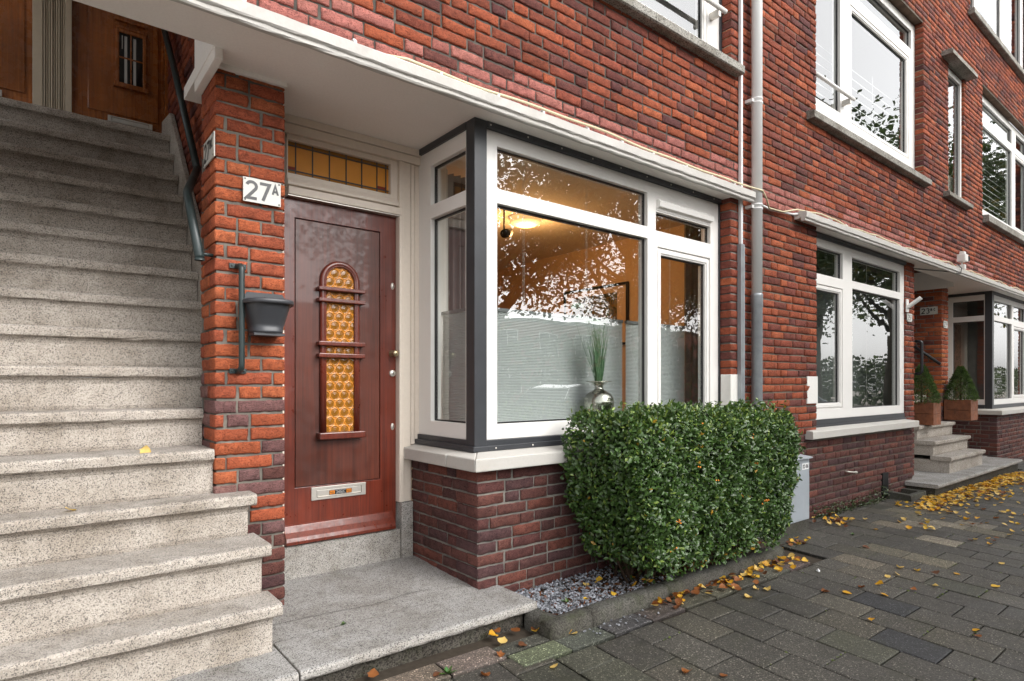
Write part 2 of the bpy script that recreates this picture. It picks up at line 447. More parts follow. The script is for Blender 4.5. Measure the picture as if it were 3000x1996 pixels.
def one_brick(qb, O, U, N, u0, u1, z0, z1, depth, col, lod):
    l = u1 - u0; h = z1 - z0
    nx = max(2, int(round(l / (.022 if lod == 2 else (.04 if lod == 1 else .075))))) + 1
    ny = 4 if lod == 2 else (3 if lod == 1 else 2)
    q, loop = grid_quads(nx, ny)
    bv = .006
    xs = np.concatenate([[0], np.linspace(bv, l - bv, nx - 1), [l]]) if nx > 2 else np.array([0, l / 2, l])
    ys = np.concatenate([[0], np.linspace(bv, h - bv, ny - 1), [h]]) if ny > 2 else np.array([0, h / 2, h])
    X, Y = np.meshgrid(xs, ys); X = X.ravel(); Y = Y.ravel()
    D = RNG.normal(0, .0016 if lod else .001, X.size) + RNG.normal(0, .0018)
    edge = np.zeros(X.size, bool); edge[loop] = True
    D[edge] -= RNG.uniform(.003, .007, edge.sum())
    X = X.copy(); Y = Y.copy()
    X[edge] += RNG.normal(0, .0011, edge.sum()); Y[edge] += RNG.normal(0, .0013, edge.sum())
    X = np.concatenate([X, X[loop]]); Y = np.concatenate([Y, Y[loop]]); D = np.concatenate([D, np.full(len(loop), -depth)])
    # slight in-wall rotation
    rt = RNG.normal(0, .006); Y = Y + (X - l / 2) * rt
    P = O[None, :] + (u0 + X)[:, None] * U[None, :] + D[:, None] * N[None, :]
    P[:, 2] += z0 + Y
    c = np.array(col)[None, :] * (1 + RNG.normal(0, .07, (len(X), 1)))
    qb.add(P, q, np.clip(c, .005, 1), 0)
def brickwork(qb, O, U, N, u0, u1, z0, z1, holes=(), colf=None, lod=lambda u, z: 1, depth=.06, cu0=None, cu1=None, cdepth=None,
              phase=0.0, mort=(1, 1, 1), soldier=(), recess=.010, mpad=(0.0, 0.0)):
    """holes in (u,z); cu0/cu1: per-course start / end; cdepth(k, 'a'|'b') depth of a corner brick at the start / end"""
    O = np.array(O, float); U = np.array(U, float); N = np.array(N, float)
    k0 = math.floor((z0 - ZREF) / PITCH); k1 = math.ceil((z1 - ZREF) / PITCH)
    for k in range(k0, k1 + 1):
        zb = ZREF + k * PITCH; zt = zb + PITCH - JT
        zb, zt = max(zb, z0), min(zt, z1)
        if zt - zb < .018: continue
        zc = (zb + zt) / 2
        a = cu0(k) if cu0 else u0; b = cu1(k) if cu1 else u1
        spans = [(a, b)]
        zb2, zt2 = zb, zt
        for h in holes:
            if h[2] < zc < h[3]:
                ns = []
                for s_ in spans:
                    if h[1] <= s_[0] or h[0] >= s_[1]: ns.append(s_); continue
                    if h[0] > s_[0]: ns.append((s_[0], h[0]))
                    if h[1] < s_[1]: ns.append((h[1], s_[1]))
                spans = ns
            elif h[2] < zt2 and h[3] > zb2 and False: pass
        ph = [0.0, .335, .17, .446, .055, .28][k % 6] + phase
        for (sa, sb) in spans:
            cyc = [.222, .222, .112]
            tot = sum(cyc); base = math.floor((sa - ph) / tot) * tot + ph
            x = base; i = 0
            while x < sb:
                L = cyc[i % 3]; i += 1
                xa, xb = x, x + L - JT; x += L
                xa += random.uniform(-.003, .003); xb += random.uniform(-.003, .003)
                ra, rb = max(xa, sa), min(xb, sb)
                if rb <= ra: continue
                if ra == sa and rb - ra < .035: continue
                if rb == sb and rb - ra < .035: continue
                if ra - sa < .05: ra = sa
                if sb - rb < .05: rb = sb
                dz = random.uniform(-.0015, .0015)
                d = depth
                if cdepth:
                    if ra == sa and cdepth(k, 'a'): d = cdepth(k, 'a')
                    if rb == sb and cdepth(k, 'b'): d = cdepth(k, 'b')
                one_brick(qb, O, U, N, ra, rb, zb + dz, zt + dz, d, colf((ra + rb) / 2, zc), lod((ra + rb) / 2, zc))
    # mortar backing
    A = sorted(set([u0 + mpad[0], u1 - mpad[1]] + [min(max(h[i], u0), u1) for h in holes for i in (0, 1)]))
    B = sorted(set([z0, z1] + [min(max(h[i], z0), z1) for h in holes for i in (2, 3)]))
    for i in range(len(A) - 1):
        for j in range(len(B) - 1):
            ca, cb = (A[i] + A[i + 1]) / 2, (B[j] + B[j + 1]) / 2
            if any(h[0] < ca < h[1] and h[2] < cb < h[3] for h in holes): continue
            if A[i + 1] - A[i] < 1e-6 or B[j + 1] - B[j] < 1e-6: continue
            pts = [O + U * uu + N * (-recess) + np.array([0, 0, zz]) for uu, zz in ((A[i], B[j]), (A[i + 1], B[j]), (A[i + 1], B[j + 1]), (A[i], B[j + 1]))]
            qb.add(np.array(pts), np.array([[0, 1, 2, 3]]), np.array([mort] * 4), 1)
def mortar_quad(qb, pts, mort=(1, 1, 1)):
    qb.add(np.array(pts, float), np.array([[0, 1, 2, 3]]), np.array([mort] * 4), 1)

# ------------------------------------------------------------------ ground
def zg(x, y): return -1.262 + .022 * (min(y, 3.0) - 2.4) - .0105 * (min(max(x, -4), 16) - 2.0)
YW = 2.766       # main brick plane

# ------------------------------------------------------------------ generic window
def pane_y(parent, x0, x1, z0, z1, y, name='window_pane', mat=None):
    mb = MB(); mb.quad((x0, y, z0), (x1, y, z0), (x1, y, z1), (x0, y, z1)); return obj(name, mb, mat or M['glass'], parent)
def pane_x(parent, y0, y1, z0, z1, x, name='window_pane'):
    mb = MB(); mb.quad((x, y1, z0), (x, y0, z0), (x, y0, z1), (x, y1, z1)); return obj(name, mb, M['glass'], parent)
def front_window(house, x0, x1, z0, z1, lights, y=2.87, thick=.09, sash=(), name='window'):
    """lights: glass apertures (x0,x1,z0,z1); sash: indices of lights that carry an opening sash"""
    mb = MB(); holes = []
    for i, l in enumerate(lights):
        e = .055 if i in sash else 0
        holes.append((l[0] - e, l[1] + e, l[2] - e, l[3] + e))
    mb.plate(YM, x0, x1, z0, z1, holes, y, y + thick)
    f = obj(name, mb, M['white'], house, bevel=.0035)
    g = MB()
    for i, l in enumerate(lights):
        g.plate(YM, l[0] - .001, l[1] + .001, l[2] - .001, l[3] + .001, [(l[0] + .009, l[1] - .009, l[2] + .009, l[3] - .009)], y + .030, y + .05)
        pane_y(f, l[0] + .004, l[1] - .004, l[2] + .004, l[3] - .004, y + .036)
    obj('glazing_gasket', g, M['gasket'], f)
    for i in sash:
        l = lights[i]; s_ = MB()
        s_.plate(YM, l[0] - .053, l[1] + .053, l[2] - .053, l[3] + .053, [l], y + .012, y + .08)
        s_.plate(YM, l[0] - .045, l[1] + .045, l[2] - .045, l[3] + .045, [(l[0] - .012, l[1] + .012, l[2] - .012, l[3] + .012)], y + .004, y + .012)
        obj('sash', s_, M['white'], f, bevel=.004)
    return f
def side_window(house, x, y0, y1, z0, z1, lights, thick=.08, name='window'):
    mb = MB(); mb.plate(XM, y0, y1, z0, z1, lights, x, x + thick)
    f = obj(name, mb, M['white'], house, bevel=.0035)
    g = MB()
    for l in lights:
        g.plate(XM, l[0] - .001, l[1] + .001, l[2] - .001, l[3] + .001, [(l[0] + .009, l[1] - .009, l[2] + .009, l[3] - .009)], x + .03, x + .05)
        pane_x(f, l[0] + .004, l[1] - .004, l[2] + .004, l[3] - .004, x + .036)
    obj('glazing_gasket', g, M['gasket'], f)
    return f
def sill_bar(house, x0, x1, yf, yb, zt, zb, mat, name='window_sill', slope=.02, split=()):
    mb = MB(); xs = [x0] + list(split) + [x1]
    for a, b in zip(xs[:-1], xs[1:]):
        g = .002
        mb.prism([(yb, zb), (yf + .012, zb), (yf, zb + .008), (yf, zt - .006), (yf + .006, zt), (yb, zt + slope)], 'x', a + g, b - g, seg=max(2, int((b - a) / .12)), wob=.0006)
    return obj(name, mb, mat, house)
def canopy_fascia(house, x0, x1):
    prof = [(2.722, 1.540), (2.705, 1.537), (2.703, 1.516), (2.694, 1.505), (2.672, 1.505), (2.666, 1.512), (2.666, 1.527), (2.658, 1.531), (2.652, 1.537), (2.650, 1.583), (2.660, 1.590), (2.722, 1.600)]
    mb = MB(); mb.prism(prof, 'x', x0, x1, seg=int((x1 - x0) / .06), wob=.0011)
    return obj('canopy_fascia', mb, M['fascia'], house)

ux, uy, uz = (1, 0, 0), (0, 1, 0), (0, 0, 1)
qd = lambda k: .105 if k % 2 else .222
def col_front(x, z):
    if z < -.47: return pal(BROWN)
    if 1.6 < z < 1.83 and 0 < x < 12 and random.random() < (.95 if z < 1.75 else .5): return pal(PINK)
    if z < -.3 and random.random() < .3: return pal(BROWN)
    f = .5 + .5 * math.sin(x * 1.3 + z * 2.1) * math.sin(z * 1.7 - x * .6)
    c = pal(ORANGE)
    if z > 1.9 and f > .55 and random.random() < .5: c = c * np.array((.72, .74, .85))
    if random.random() < .12: c = c * .72
    return c
def col_side(y, z): return pal(BROWN) if z < -.2 or random.random() < .06 else pal(ORANGE)
def col_pillar(x, z):
    if z < -.75: return pal(BROWN, .15)
    if z < .12 and random.random() < (.75 if x > .87 else .25) * min(1, (.2 - z) * 1.6):
        return pal([(.23, .12, .105), (.20, .105, .10), (.25, .135, .12), (.18, .09, .085)])
    if z < -.35 and random.random() < .55: return pal(BROWN)
    if random.random() < .03: return pal([(.52, .17, .045)])
    return pal([(.44, .115, .048), (.40, .10, .045), (.46, .13, .055), (.36, .09, .045)])
lod_f = lambda x, z: 2 if (x < 4.0 and z < 2.4) else (1 if x < 8.5 else 0)
OYW = (0, YW, 0); NF = (0, -1, 0); NL = (-1, 0, 0)

# =================================================================== HOUSE 27
H27 = empty('terraced_house', (2.0, 3.6, -1.26))
tag(H27, 'red brick house with 27A reddish mahogany door and warmly lit white corner bay', 'house')
qb = QB()
brickwork(qb, OYW, ux, NF, 1.97, 4.82, -1.36, 1.56, holes=[(1.90, 4.52, -.475, 1.57)], colf=col_front, lod=lod_f, depth=.10,
          cdepth=lambda k, s: qd(k) if s == 'a' else 0, mpad=(.008, 0))
brickwork(qb, (1.97, 0, 0), uy, NL, YW, 3.52, -1.36, -.475, colf=lambda y, z: pal(BROWN), lod=lambda u, z: 2, cu0=lambda k: YW + qd(k) + JT, phase=.1, mpad=(.008, 0))
mortar_quad(qb, [(4.531, YW + .008, -.47), (4.531, YW + .11, -.47), (4.531, YW + .11, 1.56), (4.531, YW + .008, 1.56)][::-1])
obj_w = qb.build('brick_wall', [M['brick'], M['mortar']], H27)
obj_w['label'] = 'brick base and pier around the bay window'
qb = QB()
UPH = [(1.95, 4.53, 2.62, 4.66), (1.95, 4.53, 5.48, 7.3)]
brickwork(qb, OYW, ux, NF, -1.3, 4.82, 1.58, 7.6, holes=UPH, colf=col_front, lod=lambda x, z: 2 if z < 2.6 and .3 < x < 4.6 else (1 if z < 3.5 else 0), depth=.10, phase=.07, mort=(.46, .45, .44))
for z0, z1 in ((2.62, 4.66), (5.48, 7.3)):
    mortar_quad(qb, [(4.540, YW + .008, z0), (4.540, YW + .008, z1), (4.540, YW + .11, z1), (4.540, YW + .11, z0)], (2.4, 2.2, 1.8))
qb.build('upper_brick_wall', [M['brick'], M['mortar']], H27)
# pillar beside the door
qb = QB()
brickwork(qb, (0, 3.15, 0), ux, NF, .70, 1.03, -1.2, 1.525, colf=col_pillar, lod=lambda u, z: 2, depth=.10,
          cdepth=lambda k, s: (qd(k) if s == 'a' else .25), phase=.03, mpad=(.008, .008), mort=(.80, .77, .74))
brickwork(qb, (.70, 0, 0), uy, NL, 3.15, 3.45, -.6, 1.525, colf=col_pillar, lod=lambda u, z: 2, cu0=lambda k: 3.15 + qd(k) + JT, phase=.2, mpad=(.008, 0), mort=(.7, .67, .65))
mortar_quad(qb, [(1.022, 3.16, -1.2), (1.022, 3.6, -1.2), (1.022, 3.6, 1.525), (1.022, 3.16, 1.525)])
mortar_quad(qb, [(.705, 3.45, -.6), (.705, 3.45, 1.525), (1.0, 3.45, 1.525), (1.0, 3.45, -.6)])
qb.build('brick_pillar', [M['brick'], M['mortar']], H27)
# stairwell walls
qb = QB()
brickwork(qb, (.85, 0, 0), uy, NL, 3.44, 5.36, -.4, 3.05, colf=lambda y, z: pal(ORANGE) * .85, lod=lambda u, z: 1, phase=.15, mort=(.8, .8, .8))
brickwork(qb, OYW, ux, NF, -1.3, -.95, -1.36, 1.56, colf=col_front, lod=lambda u, z: 0, depth=.11)
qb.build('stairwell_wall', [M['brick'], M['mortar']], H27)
mb = MB(); mb.box(-.96, .86, 2.99, 5.45, 3.05, 3.12); mb.box(-.96, .86, 2.93, 2.985, 1.71, 3.05); mb.box(-1.3, 4.82, 2.80, 2.93, 7.6, 7.68)
obj('stairwell_ceiling', mb, M['white'], H27)
mb = MB(); mb.plate(XM, 2.95, 5.40, -1.3, 3.05, [(3.2, 5.25, 1.95, 2.95)], -.945, -1.02); obj('unseen_daylight_wall', mb, M['white'], H27)  # unseen left wall; opening invented to let sky light onto the upper doors
# canopy
canopy_fascia(H27, -1.3, 4.70)
mb = MB()
mb.box(-1.3, .660, 2.712, 2.99, 1.5345, 1.598); mb.box(.660, 2.06, 2.712, 3.66, 1.5345, 1.598); mb.box(2.06, 4.69, 2.712, 2.93, 1.5345, 1.598); mb.box(-1.3, .660, 2.93, 2.99, 1.598, 1.71)
obj('canopy_soffit', mb, M['soffit'], H27)
mb = MB(); mb.box(.664, .702, 2.995, 3.42, 1.484, 1.76); mb.box(.694, 1.036, 3.128, 3.16, 1.512, 1.537)
obj('canopy_beam', mb, M['soffit'], H27, bevel=.004)
# bay window
fw = front_window(H27, 2.095, 4.496, -.33, 1.497, [(2.184, 3.579, -.24, 1.075), (2.184, 3.579, 1.163, 1.412), (3.677, 4.385, 1.15, 1.29), (3.752, 4.325, -.19, .975)], sash=(3,))
mb = MB(); mb.prism([(2.862, 1.318), (2.838, 1.325), (2.832, 1.362), (2.852, 1.382), (2.885, 1.385), (2.885, 1.30), (2.866, 1.30)], 'x', 3.682, 4.38)
mb.box(3.69, 4.372, 2.876, 2.90, 1.388, 1.42)
obj('trickle_vent', mb, M['white'], fw, bevel=.003)
side_window(H27, 2.02, 2.882, 3.514, -.33, 1.497, [(2.966, 3.361, -.236, 1.058), (2.966, 3.361, 1.145, 1.396)])
mb = MB()
mb.box(2.006, 2.094, 2.852, 2.94, -.388, 1.536)                         # corner post
mb.box(2.094, 4.515, 2.848, 2.95, 1.497, 1.537)                          # head, front
mb.box(2.004, 2.09, 2.94, 3.514, 1.497, 1.537)                           # head, side
mb.box(2.094, 4.515, 2.856, 2.95, -.388, -.33); mb.box(2.094, 4.515, 2.838, 2.858, -.392, -.362)
mb.box(2.01, 2.09, 2.94, 3.514, -.388, -.33); mb.box(1.990, 2.012, 2.94, 3.514, -.392, -.362)
mb.box(1.990, 2.094, 2.838, 2.942, -.392, -.363)
mb.box(4.497, 4.516, 2.862, 2.95, -.39, 1.497)
obj('bay_cladding', mb, M['dark'], H27, bevel=.003)
mb = MB()
for i in range(9): mb.lathe([(0, .004), (.004, .003), (.006, 0)], (2.15 + i * .285, 2.838, -.377), 8, axis='y'); mb.lathe([(0, .004), (.004, .003), (.006, 0)], (2.12 + i * .285, 2.848, 1.517), 8, axis='y')
obj('rivet', mb, M['steel'], H27)
# bay sill (L shaped, white stone)
mb = MB()
sp = lambda s: [(s * .0 + 2.86, -.395), (2.86, -.47), (2.702, -.484), (2.690, -.478), (2.690, -.418), (2.70, -.411)]
def sill_quad(a, b, c_, d, zt0, zt1, zb):   # outer a,b ; inner c,d (ccw from above)
    v = [(*a, zt0), (*b, zt0), (*c_, zt1), (*d, zt1), (*a, zb), (*b, zb), (*c_, zb), (*d, zb)]
    mb.add(v, [(0, 1, 2, 3), (7, 6, 5, 4), (0, 4, 5, 1), (1, 5, 6, 2), (2, 6, 7, 3), (3, 7, 4, 0)])
X0, Y0 = 1.897, 2.690; XI, YI = 2.03, 2.86
sill_quad((X0, Y0), (3.30, Y0), (3.30, YI), (XI, YI), -.411, -.392, -.484)
sill_quad((3.304, Y0), (4.60, Y0), (4.60, YI), (3.304, YI), -.411, -.392, -.484)
sill_quad((X0, 2.985), (X0, Y0 + .003), (XI, YI + .003), (XI, 2.985), -.411, -.392, -.484)
sill_quad((X0, 3.535), (X0, 2.989), (XI, 2.989), (XI, 3.535), -.411, -.392, -.484)
obj('bay_sill', mb, M['sillw'], H27, bevel=.007, bseg=3)
mb = MB(); mb.box(4.508, 4.655, YW - .004, YW + .09, -.185, .078)
obj('stone_block', mb, M['block'], H27, bevel=.003)
# door frame
mb = MB()
mb.box(1.868, 1.953, 3.500, 3.62, -.762, 1.435)                  # right post
mb.box(1.868, 1.90, 3.492, 3.50, -.762, 1.435)
mb.box(1.958, 1.985, 3.505, 3.62, -.395, 1.435); mb.box(1.990, 2.03, 3.512, 3.62, -.395, 1.435); mb.box(1.953, 1.958, 3.52, 3.62, -.395, 1.435)
mb.box(1.953, 1.968, 3.515, 3.62, -.762, -.49)
mb.box(1.036, 1.143, 3.505, 3.62, -.935, 1.435)
mb.box(1.036, 2.03, 3.480, 3.62, 1.490, 1.534); mb.box(1.036, 2.03, 3.490, 3.62, 1.437, 1.487)
mb.plate(YM, 1.16, 1.867, 1.145, 1.436, [(1.167, 1.816, 1.213, 1.405)], 3.515, 3.60)
mb.box(1.161, 1.882, 3.486, 3.62, 1.085, 1.130)
mb.prism([(3.515, 1.139), (3.500, 1.145), (3.500, 1.16), (3.515, 1.19)], 'x', 1.161, 1.868)
obj('door_frame', mb, M['cream'], H27, bevel=.004)
mb = MB(); mb.box(1.161, 1.872, 3.495, 3.56, 1.078, 1.0845)
obj('drip_strip', mb, M['steel'], H27)
# stained transom light
mb = MB(); yt = 3.545
xs = [1.164, 1.22, 1.32, 1.423, 1.529, 1.631, 1.734, 1.796, 1.819]
for i in range(8):
    a, b = xs[i], xs[i + 1]; j = .97 + .06 * random.random()
    mb.quad((a, yt, 1.239), (b, yt, 1.239), (b, yt, 1.382), (a, yt, 1.382), 0, (j,) * 3)
    mb.quad((a, yt, 1.382), (b, yt, 1.382), (b, yt, 1.408), (a, yt, 1.408), 1, (.55, .55, .55))
    mb.quad((a, yt, 1.21), (b, yt, 1.21), (b, yt, 1.239), (a, yt, 1.239), 1, (.85, .85, .85))
mb.quad((1.734, yt - .001, 1.24), (1.796, yt - .001, 1.24), (1.796, yt - .001, 1.26), (1.734, yt - .001, 1.26), 2)
mb.quad((1.164, yt - .001, 1.24), (1.22, yt - .001, 1.24), (1.22, yt - .001, 1.26), (1.164, yt - .001, 1.26), 2)
tr = obj('transom_glass', mb, [M['amberd'], M['amber'], M['redglass']], H27)
mb = MB()
for x in xs[1:-1]: mb.box(x - .0032, x + .0032, yt - .005, yt + .002, 1.212, 1.406)
for z in (1.239, 1.382): mb.box(1.165, 1.818, yt - .0045, yt + .002, z - .0032, z + .0032)
obj('lead_came', mb, M['lead'], tr)
# the door
mb = MB()
mb.plate(YM, 1.145, 1.866, -.928, 1.078, [(1.214, 1.757, -.607, .968)], 3.540, 3.585)
mb.plate(YM, 1.219, 1.752, -.602, .963, [], 3.543, 3.58, m=1)
mb.box(1.21, 1.76, 3.556, 3.575, -.61, .97, m=1)
D27 = obj('front_door', mb, [M['door'], M['doorp']], H27, bevel=.002)
mb = MB(); mb.prism([(3.54, -.815), (3.528, -.822), (3.515, -.858), (3.490, -.885), (3.482, -.905), (3.484, -.924), (3.54, -.926)], 'x', 1.147, 1.838)
obj('weather_bar', mb, M['door'], D27, bevel=.003)
ctrx, sprz, ro = 1.487, .620, .1075
path = [(ctrx - ro, 3.538, -.29), (ctrx - ro, 3.538, .2)] + [(ctrx + ro * math.cos(a), 3.538, sprz + ro * math.sin(a)) for a in np.linspace(PI, 0, 17)] + [(ctrx + ro, 3.538, .2), (ctrx + ro, 3.538, -.29)]
mb = MB(); mb.tube(path, .0195, 10)
path2 = [(ctrx + (p[0] - ctrx) * .88, 3.530, sprz + (p[2] - sprz) * .88 if p[2] > sprz else p[2]) for p in path]
mb.tube(path2, .0075, 8)
obj('arched_moulding', mb, M['door'], D27)
mb = MB()
for z0, z1 in ((.557, .579), (.489, .512), (.228, .254), (.157, .183)): mb.box(1.342, 1.636, 3.496, 3.542, z0, z1)
obj('glazing_bar', mb, M['door'], D27, bevel=.005)
mb = MB(); mb.box(1.342, 1.634, 3.488, 3.542, -.331, -.290)
obj('glazing_sill', mb, M['door'], D27, bevel=.006)
# bullseye glass
gx, gz = 100, 500; x0, x1, z0, z1 = 1.394, 1.580, -.292, .711
mb = MB(); d = .0605; row = d * .87
vs = []; cs = []
for j in range(gz + 1):
    z = z0 + (z1 - z0) * j / gz
    for i in range(gx + 1):
        x = x0 + (x1 - x0) * i / gx
        best = 9
        r0 = round((z - z0) / row)
        for rr in (r0 - 1, r0, r0 + 1):
            cz = z0 + rr * row + .012; ox = (rr % 2) * d / 2
            c0 = round((x - x0 - ox) / d)
            for cc in (c0, c0 + 1, c0 - 1):
                dd = math.hypot(x - (x0 + ox + cc * d), z - cz)
                if dd < best: best = dd
        r = best / (d / 2)
        h = .0042 * math.exp(-((r - .90) / .08) ** 2) + (.0022 * max(0, 1 - (r / .8) ** 2)) + .0012 * math.exp(-(r / .16) ** 2)
        k = .66 + 1.05 * math.exp(-((r - .93) / .065) ** 2) + (.75 if r > 1.05 else 0) - .18 * math.exp(-(r / .5) ** 2)
        zz = z
        xd = abs(x - ctrx)
        lim = sprz + (math.sqrt(max(0, .0905 ** 2 - xd * xd)) if xd < .0905 else 0)
        if z > sprz: zz = min(z, lim)
        vs.append((x, 3.5385 - h, zz)); cs.append((k, k * (.92 if k > 1.2 else 1), k))
fs = [(j * (gx + 1) + i, j * (gx + 1) + i + 1, (j + 1) * (gx + 1) + i + 1, (j + 1) * (gx + 1) + i) for j in range(gz) for i in range(gx)]
mb.add(vs, fs, 0, cs, smooth=True)
obj('bullseye_glass', mb, M['amber'], D27)
mb = MB()
mb.lathe([(.0, 0), (.022, 0), (.022, .004), (.012, .01), (.010, .03), (.018, .036), (.0215, .045), (.021, .055), (.014, .062), (0, .064)], (1.838, 3.54, .195), 20, axis='y')
obj('door_knob', mb, M['brass'], D27)
mb = MB()
mb.lathe([(0, .012), (.010, .012), (.0125, .009), (.018, .010), (.021, .008), (.0225, .002), (.0225, 0)], (1.841, 3.54, .068), 20, axis='y')
mb.box(1.8395, 1.8425, 3.5265, 3.529, .060, .074, m=1)
obj('door_lock', mb, [M['steel'], M['black']], D27)
for zc in (.631, -.276):
    mb = MB(); n = 20
    mb.lathe([(0, .007), (.006, .007), (.010, .004), (.013, 0)], (0, 0, 0), 20, axis='y')
    mb.v = [(1.843 + v[0], 3.54 + v[1], zc + v[2] * 1.75) for v in mb.v]
    mb.box(1.8415, 1.8445, 3.531, 3.5335, zc - .011, zc + .011, m=1)
    obj('escutcheon', mb, [M['steel'], M['gasket']], D27)
mb = MB()
mb.plate(YM, 1.309, 1.653, -.690, -.614, [(1.341, 1.625, -.676, -.631)], 3.531, 3.541)
mb.box(1.343, 1.623, 3.534, 3.541, -.674, -.633)
mb.prism([(3.534, -.668), (3.526, -.672), (3.528, -.676), (3.536, -.675)], 'x', 1.345, 1.621)
obj('letterbox', mb, M['steel'], D27, bevel=.0015)
# threshold and plinth
mb = MB(); mb.box(1.03, 1.880, 3.500, 3.70, -1.16, -.932); mb.box(1.882, 1.966, 3.488, 3.62, -1.16, -.764)
obj('door_threshold', mb, M['granito_grey'], H27, bevel=.006)
# upper front doors of the stairwell
YD = 5.35
mb = MB()
mb.box(.027, .083, YD - .03, YD + .1, 1.78, 3.05); mb.box(.210, .247, YD - .03, YD + .1, 1.78, 3.05)
for i in range(9):
    x = .088 + i * .0138; mb.box(x, x + .0085, YD - (.02 if i % 3 else .028), YD + .1, 1.80, 3.05)
mb.box(.083, .210, YD, YD + .1, 1.78, 3.05)
obj('ribbed_pilaster', mb, M['beige'], H27, bevel=.003)
def updoor(xa, xb, full):
    mb = MB()
    mb.box(xa, xb, YD + .02, YD + .07, 1.80, 3.0)
    mb.box(xa + .095, xb - .04, YD + .008, YD + .02, 2.005, 3.0)
    d = obj('upper_door', mb, M['updoor'], H27, bevel=.004)
    if full:
        g = MB(); g.box(.533, .684, YD, YD + .008, 2.235, 2.62); obj('door_glass', g, M['glassdark'], d)
        g = MB()
        for x in (.575, .632): g.box(x - .009, x + .009, YD - .002, YD, 2.24, 2.60)
        g.box(.55, .556, YD - .002, YD, 2.5, 2.60); obj('net_curtain', g, M['netting'], d)
        g = MB(); g.plate(YM, .512, .706, 2.225, 2.655, [(.533, .684, 2.24, 2.62)], YD - .012, YD + .008)
        g.box(.497, .722, YD - .03, YD + .008, 2.205, 2.240); g.box(.505, .715, YD - .022, YD + .008, 2.645, 2.665); g.box(.505, .715, YD - .022, YD + .008, 2.70, 2.72)
        g.box(.533, .684, YD - .008, YD, 2.43, 2.442); g.box(.604, .612, YD - .007, YD, 2.24, 2.62)
        obj('door_glazing_frame', g, M['updoor'], d, bevel=.004)
    g = MB(); xa2 = .463 if full else -.42
    g.plate(YM, xa2, xa2 + .285, 1.942, 1.985, [(xa2 + .022, xa2 + .262, 1.950, 1.977)], YD - .004, YD + .008); g.box(xa2 + .024, xa2 + .26, YD + .002, YD + .008, 1.952, 1.975)
    obj('letterbox', g, M['enamel'], d, bevel=.002)
updoor(.247, .83, True); updoor(-.62, .027, False)
mb = MB(); mb.box(-.96, -.62, YD, YD + .1, 1.78, 3.05); mb.box(.83, .86, YD - .01, YD + .1, 1.78, 3.05); mb.box(-.96, .86, YD + .1, YD + .14, 1.5, 3.1)
obj('upper_door_frame', mb, M['updoor'], H27)
# lit room behind the bay
mb = MB()
mb.quad((2.13, 2.97, -.93), (5.0, 2.97, -.93), (5.0, 7.2, -.93), (2.13, 7.2, -.93), 2)
mb.quad((2.03, 2.95, 1.55), (2.03, 7.2, 1.55), (5.0, 7.2, 1.55), (5.0, 2.95, 1.55), 1)
mb.quad((2.13, 7.2, -.93), (5.0, 7.2, -.93), (5.0, 7.2, 1.55), (2.13, 7.2, 1.55), 0)
mb.quad((5.0, 7.2, -.93), (5.0, 2.97, -.93), (5.0, 2.97, 1.55), (5.0, 7.2, 1.55), 0)
mb.quad((2.13, 3.53, -.93), (2.13, 7.2, -.93), (2.13, 7.2, 1.55), (2.13, 3.53, 1.55), 0)
mb.quad((2.03, 3.528, -.93), (2.245, 3.528, -.93), (2.245, 3.528, 1.55), (2.03, 3.528, 1.55), 3)
mb.quad((2.10, 2.975, -.93), (5.0, 2.975, -.93), (5.0, 2.975, -.34), (2.10, 2.975, -.34), 0)
mb.quad((4.50, 2.985, -.93), (5.0, 2.985, -.93), (5.0, 2.985, 1.55), (4.50, 2.985, 1.55), 0)
mb.quad((2.10, 2.97, -.93), (2.10, 2.97, -.33), (2.10, 3.53, -.33), (2.10, 3.53, -.93), 0)
mb.box(2.10, 4.5, 2.965, 3.17, -.325, -.298, m=3)
mb.box(2.10, 2.21, 3.16, 3.53, -.325, -.298, m=3)
obj('room_interior', mb, [M['wallpaint'], M['ceilpaint'], M['floorw'], M['white']], H27)
# upper windows
def upper_rooms(H, x0, x1):
    mb = MB()
    for z0, z1 in ((2.3, 4.75), (5.2, 7.5)):
        y0, y1 = 2.965, 5.2
        mb.quad((x0, y1, z0), (x1, y1, z0), (x1, y1, z1), (x0, y1, z1)); mb.quad((x0, y0, z0), (x1, y0, z0), (x1, y1, z0), (x0, y1, z0))
        mb.quad((x0, y0, z1), (x0, y1, z1), (x1, y1, z1), (x1, y0, z1)); mb.quad((x0, y0, z0), (x0, y1, z0), (x0, y1, z1), (x0, y0, z1)); mb.quad((x1, y0, z0), (x1, y0, z1), (x1, y1, z1), (x1, y1, z0))
    obj('upper_room', mb, M['darkroom'], H)
upper_rooms(H27, 1.0, 4.78)
front_window(H27, 1.95, 4.511, 2.66, 4.655, [(2.06, 3.15, 2.80, 4.05), (3.30, 4.29, 2.80, 4.5), (2.06, 3.15, 4.2, 4.53)], sash=(1,))
front_window(H27, 1.95, 4.511, 5.52, 7.29, [(2.06, 3.15, 5.66, 7.1), (3.30, 4.29, 5.66, 7.1)], sash=(1,))
mb = MB(); mb.box(4.512, 4.529, 2.855, 2.95, 2.66, 4.65); obj('frame_flashing', mb, M['dark'], H27)
sill_bar(H27, 1.85, 4.602, 2.69, 2.90, 2.615, 2.545, M['stone'], split=(3.45,))
sill_bar(H27, 1.85, 4.602, 2.69, 2.90, 5.515, 5.445, M['stone'])

